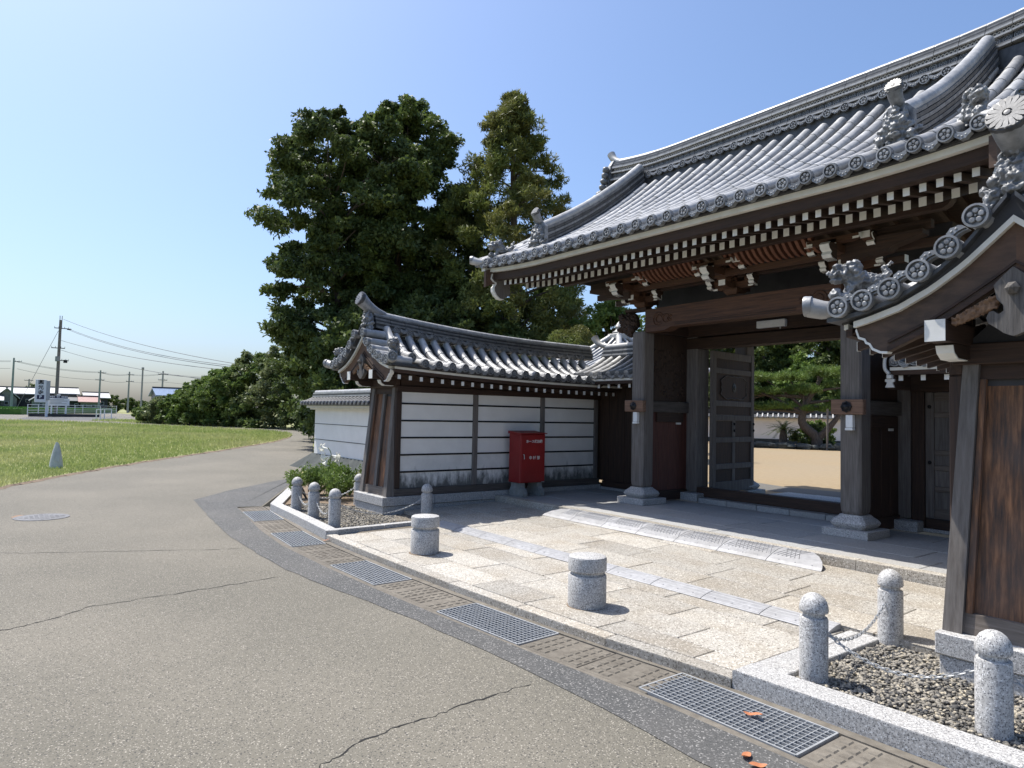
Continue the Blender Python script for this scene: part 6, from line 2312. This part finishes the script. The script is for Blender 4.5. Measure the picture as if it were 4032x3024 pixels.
kb = MB().hexa([(-115, 4.2, 0), (-116.6, 12.8, 0), (-117, 12.8, 0), (-115.4, 4.2, 0), (-115, 4.2, .42), (-116.6, 12.8, .42), (-117, 12.8, .42), (-115.4, 4.2, .42)]).build('lot_kerb_wall', house_dark)
tag(kb, 'low dark kerb wall at the back of the parking lot', 'kerb')

# temple sign on a post
sg = empty('parking_sign', (-113.6, 5.75, 0))
tag(sg, 'tall white vertical sign with three characters and a blue parking mark', 'sign')
MB().cbox(-113.75, -113.45, 6.0, 6.3, 0, 2.3, .02).build('post', rail_white, sg)
MB().cbox(-113.9, -113.3, 4.75, 6.0, 2.0, 5.1, .03).build('board', rail_white, sg)
MB().cbox(-113.9, -113.3, 6.0, 6.45, 2.3, 5.0, .03).build('side_board', galv, sg)
for k, ch in enumerate('圓光寺'):
    text_mesh(ch, .66, black_ink, lambda x, y, z: (-113.285 + z, 5.38 + x, 4.72 - k * .72 + y), sg, 'character', bold=.015)
MB().box(-113.3, -113.285, 4.98, 5.8, 2.42, 2.98).build('blue_plate', sign_blue, sg)
text_mesh('P', .55, rail_white, lambda x, y, z: (-113.28 + z, 5.38 + x, 2.71 + y), sg, 'parking_letter', bold=.02)
# notice board
nb_ = empty('notice_board', (-116, 7.6, 0))
tag(nb_, 'white two-legged notice board with a dark heading strip', 'notice board')
for y in (6.85, 8.55): MB().cbox(-116.1, -115.9, y - .1, y + .1, 0, 1.6, .02).build('leg', rail_white, nb_)
MB().cbox(-116.1, -115.9, 6.35, 8.95, 1.55, 2.62, .03).build('board', rail_white, nb_)
MB().cbox(-116.1, -115.9, 6.45, 8.75, 2.63, 2.98, .02).build('heading', sign_blue, nb_)
MB().cbox(-116.05, -115.95, 7.4, 7.85, 2.98, 3.15, .02).build('emblem', rail_white, nb_)
for k in range(11):
    if k in (3, 6): continue
    y = 6.65 + k * .19
    MB().box(-115.9, -115.885, y, y + .13, 2.73, 2.89).build('heading_mark', rail_white, nb_)
for k, L in enumerate((1.7, 2.1, 1.4, 2.0)):
    MB().box(-115.9, -115.885, 6.6, 6.6 + L, 2.4 - k * .19, 2.46 - k * .19).build('text_line', pole_grey, nb_)


def rail_fence(name, label, pts, h, rails, grp=None):
    root = empty(name, (*pts[0], 0))
    tag(root, label, 'fence', grp)
    for a, b in zip(pts, pts[1:]):
        for z in rails:
            MB().tube([(*a, z), (*b, z)], .035, 6).build('rail', rail_white, root, 60)
        n = max(1, round(math.hypot(b[0] - a[0], b[1] - a[1]) / 5.5))
        for k in range(n + 1):
            x, y = lerp(a[0], b[0], k / n), lerp(a[1], b[1], k / n)
            if k or a == pts[0]: MB().tube([(x, y, 0), (x, y, h)], .06, 6).build('fence_post', rail_white, root, 60)


rail_fence('guard_rail', 'white pipe guard rail in front of the rice paddy', [(-131, 4.65), (-148, 9.6), (-164, 15), (-175, 22.4)], 1.7, (1.65, 1.2, .75, .35))
rail_fence('guard_rail', 'low white two-rail barrier beside the bushes', [(-91, 9.67), (-100, 11.5), (-106, 13)], 1.3, (1.27, .7))


def pole(name, x, y, h, r, label, m, arms, grp):
    root = empty(name, (x, y, 0))
    tag(root, label, 'utility pole', grp)
    MB().tube([(x, y, 0), (x, y + .03, h * .5), (x, y + .06, h)], [r, r * .85, r * .68], 9).build('shaft', m, root, 60)
    for z, a, b in arms:
        q = MB().cbox(x - .08, x + .08, y + a, y + b, z - .07, z + .07, .01).build('crossarm', iron, root)
        k = 0
        for t in (0.02, .3, .7, .98):
            yy = lerp(y + a, y + b, t)
            MB().tube([(x, yy, z + .07), (x, yy, z + .32)], .05, 6).build('insulator', rail_white, q, 60)
    return root


FAR = 'utility poles beyond the paddy'
pm = pole('utility_pole', -149.7, 9.5, 17.2, .32, 'tall dark utility pole with transformer gear near the parking sign', pole_m, [(15.7, -.85, 1.4), (12.05, -1.15, .95), (9.8, .1, 1.6)], FAR)
MB().tube([(-149.7, 9.48, 15.6), (-149.7, 9.45, 18.0)], .06, 6).build('top_rod', pole_grey, pm)
MB().tube([(-149.7, 9.78, 15.6), (-149.7, 9.78, 18.0)], .06, 6).build('top_rod', pole_grey, pm)
MB().tube([(-149.4, 9.35, 9.6), (-149.4, 9.35, 10.5)], .36, 12).build('transformer', pole_grey, pm, 50)
MB().cbox(-149.9, -149.5, 10.3, 10.9, 9.4, 9.95, .03).build('switch_box', iron, pm)
MB().cbox(-149.8, -149.6, 10.6, 11.3, 15.5, 15.75, .03).build('cutout', iron, pm)
pole('utility_pole', -189.9, 3.7, 12.0, .26, 'grey utility pole at the far left of the village', pole_grey, [(11.2, -.1, 1.5)], FAR)
pole('utility_pole', -229.8, 8.1, 8.6, .24, 'short distant utility pole between the farmhouse roofs', pole_grey, [(8.2, -1, 1), (6.2, -.9, .4)], FAR)
pole('utility_pole', -188.9, 20.45, 10.1, .24, 'utility pole behind the red-roofed shed', pole_grey, [(9.5, -.4, 1.2), (7.8, -.9, .9)], FAR)
pole('utility_pole', -198, 27.8, 10.5, .24, 'middle distant utility pole right of the red-roofed shed', pole_grey, [(9.7, -.3, 1.1), (8.0, -.6, 1.1)], FAR)
pole('utility_pole', -177.2, 31.8, 10.1, .24, 'utility pole rising behind the blue-roofed house', pole_grey, [(9.3, -1, 1.2), (8.0, -.9, 1)], FAR)
lp = empty('light_pole', (-93.9, 14.6, 0))
tag(lp, 'slim grey lamp pole standing in the edge of the bushes', 'lamp pole')
MB().tube([(-93.9, 14.6, 0), (-93.9, 14.63, 6.3)], [.11, .09], 8).build('shaft', pole_grey, lp, 60)
MB().cbox(-94.05, -93.7, 14.5, 14.75, 6.2, 6.5, .03).build('lamp_head', pole_grey, lp)


def wire(a, b, sag, r=.03, lab='overhead power line running from the tall pole to the bushes', grp='overhead power lines'):
    a, b = Vector(a), Vector(b)
    P = [a.lerp(b, i / 24) - Vector((0, 0, sag * 4 * (i / 24) * (1 - i / 24))) for i in range(25)]
    tag(MB().tube(P, r, 5).build('power_line', wire_m, None, 60), lab, 'power line', grp)
    return P


for a, b, sg_ in (((-149.6, 11.0, 15.65), (-98.1, 19.3, 9.05), .7), ((-149.6, 10.9, 15.5), (-98.1, 19.3, 8.85), .7), ((-149.7, 9.85, 13.46), (-98.1, 19.3, 7.98), .5), ((-149.7, 9.9, 11.7), (-98.1, 19.4, 6.5), .5), ((-149.7, 10.0, 17.4), (-98.1, 19.3, 9.6), .6)):
    wire(a, tuple(Vector(a).lerp(Vector(b), 1.45)), sg_ * 1.5, .035)
L2 = 'faint power line strung between the distant village poles'
G2 = 'distant power lines'
for za, zb in ((11.1, 9.5), (11.3, 9.7), (9.6, 7.8)):
    wire((-189.9, 4.4, za), (-188.9, 20.3, zb), .5, .035, L2, G2)
    wire((-188.9, 20.6, zb), (-198, 27.8, zb + .2), .4, .035, L2, G2)
    wire((-198, 28.0, zb + .2), (-177.2, 31.6, zb - .2), .3, .035, L2, G2)
    wire((-177.2, 32, zb - .2), (-150, 44, zb - 1.5), .3, .035, L2, G2)
    wire((-189.9, 3.2, za), (-189, -30, za - .2), .5, .035, L2, G2)
wire((-149.7, 9.3, 15.2), (-150, 3.6, .6), .0, .035, 'slanting guy wire staying the tall pole', None)


def house(x, y0, y1, depth, zb, ze, zr, wall, roof, label, over=.6, gable='y', nwin=3):
    root = empty('house', (x - depth / 2, (y0 + y1) / 2, zb))
    tag(root, label, 'house', 'farmhouses beyond the paddy')
    MB().box(x - depth, x, y0, y1, zb, ze).build('wall', wall, root)
    xm = x - depth / 2
    o = MB()
    if gable == 'y':
        pts = [(x + over, ze - .12), (xm, zr), (x - depth - over, ze - .12), (x - depth - over, ze + .08), (xm, zr + .22), (x + over, ze + .08)]
        o.prism(pts, lambda u, v, k: (u, k, v), y0 - over, y1 + over)
        MB().prism([(x, ze), (x - depth, ze), (xm, zr)], lambda u, v, k: (u, k, v), y0 + .01, y1 - .01).build('gable_wall', wall, root)
        rf = o.build('roof', roof, root)
        MB().cbox(xm - .2, xm + .2, y0 - over, y1 + over, zr + .2, zr + .42, .03).build('ridge', tile_dark, rf)
    else:
        ym = (y0 + y1) / 2
        pts = [(y0 - over, ze - .12), (ym, zr), (y1 + over, ze - .12), (y1 + over, ze + .08), (ym, zr + .22), (y0 - over, ze + .08)]
        o.prism(pts, lambda u, v, k: (k, u, v), x - depth - over, x + over)
        MB().prism([(y0, ze), (y1, ze), (ym, zr)], lambda u, v, k: (k, u, v), x - .01, x - depth).build('gable_wall', wall, root)
        rf = o.build('roof', roof, root)
        MB().cbox(x - depth - over, x + over, ym - .2, ym + .2, zr + .2, zr + .4, .03).build('ridge', tile_dark, rf)
    for k in range(nwin):
        y = lerp(y0, y1, (k + .5) / nwin)
        w = MB().box(x, x + .06, y - .4, y + .4, zb + .55 * (ze - zb) - .35, zb + .55 * (ze - zb) + .45).build('window', rail_white, root)
        MB().box(x + .061, x + .08, y - .34, y + .34, zb + .55 * (ze - zb) - .29, zb + .55 * (ze - zb) + .39).build('pane', black_ink, w)
    return root


house(-206, -1.5, 9.0, 7, .4, 4.2, 5.6, house_dark, roof_pale, 'long dark-walled farmhouse with pale roof at the far left', gable='y')
house(-203, 1.0, 5.0, 5, .4, 3.0, 5.3, house_wall, roof_pale, 'brown gabled farmhouse facing the paddy', gable='x', nwin=1)
house(-200, -3, 1.9, 5, .4, 2.4, 3.4, house_dark, roof_pale, 'low dark outbuilding with pale roof at the edge of the village', nwin=2)
house(-206, 11.2, 17.4, 7, .4, 4.5, 5.9, house_dark, roof_pale, 'dark farmhouse with a long pale roof behind the tall pole', nwin=3)
house(-202, 12.4, 18.0, 4, .4, 2.7, 3.6, house_dark, tile_dark, 'low dark shed with grey roof in front of the long-roofed farmhouse', nwin=3)
house(-201, 17.9, 21.5, 4, .4, 2.5, 3.8, house_wall, roof_red, 'shed with a faded red roof', nwin=2)
house(-206, 19.4, 24.3, 7, .4, 3.7, 4.9, house_dark, roof_pale, 'farmhouse with pale stepped roof behind the red-roofed shed', nwin=2)
house(-199, 7.9, 11.4, 4, .4, 2.6, 4.2, house_wall, roof_pale, 'small white-roofed store between the two farmhouses', gable='x', nwin=1)
house(-148, 25.9, 33, 7, 0, 3.9, 5.3, house_wall, roof_blue, 'house with a blue tiled roof peeking over the bushes', over=.5)
for i, (x, y, zt, R) in enumerate(((-212, 26.5, 4.2, 2.6), (-214, 30.5, 3.8, 2.4), (-216, 34, 3.2, 2.0), (-222, 8.5, 6.8, 2.5), (-205, 33.5, 2.6, 2.0))):
    tree('village_tree', x, y, [(0, R * .9), (.4, R), (.8, R * .7), (1, R * .3)], .6, zt, leaf_mid, 'small rounded tree among the distant farmhouses', 18, 160, R * .42, .6, .18, 'trees among the farmhouses')
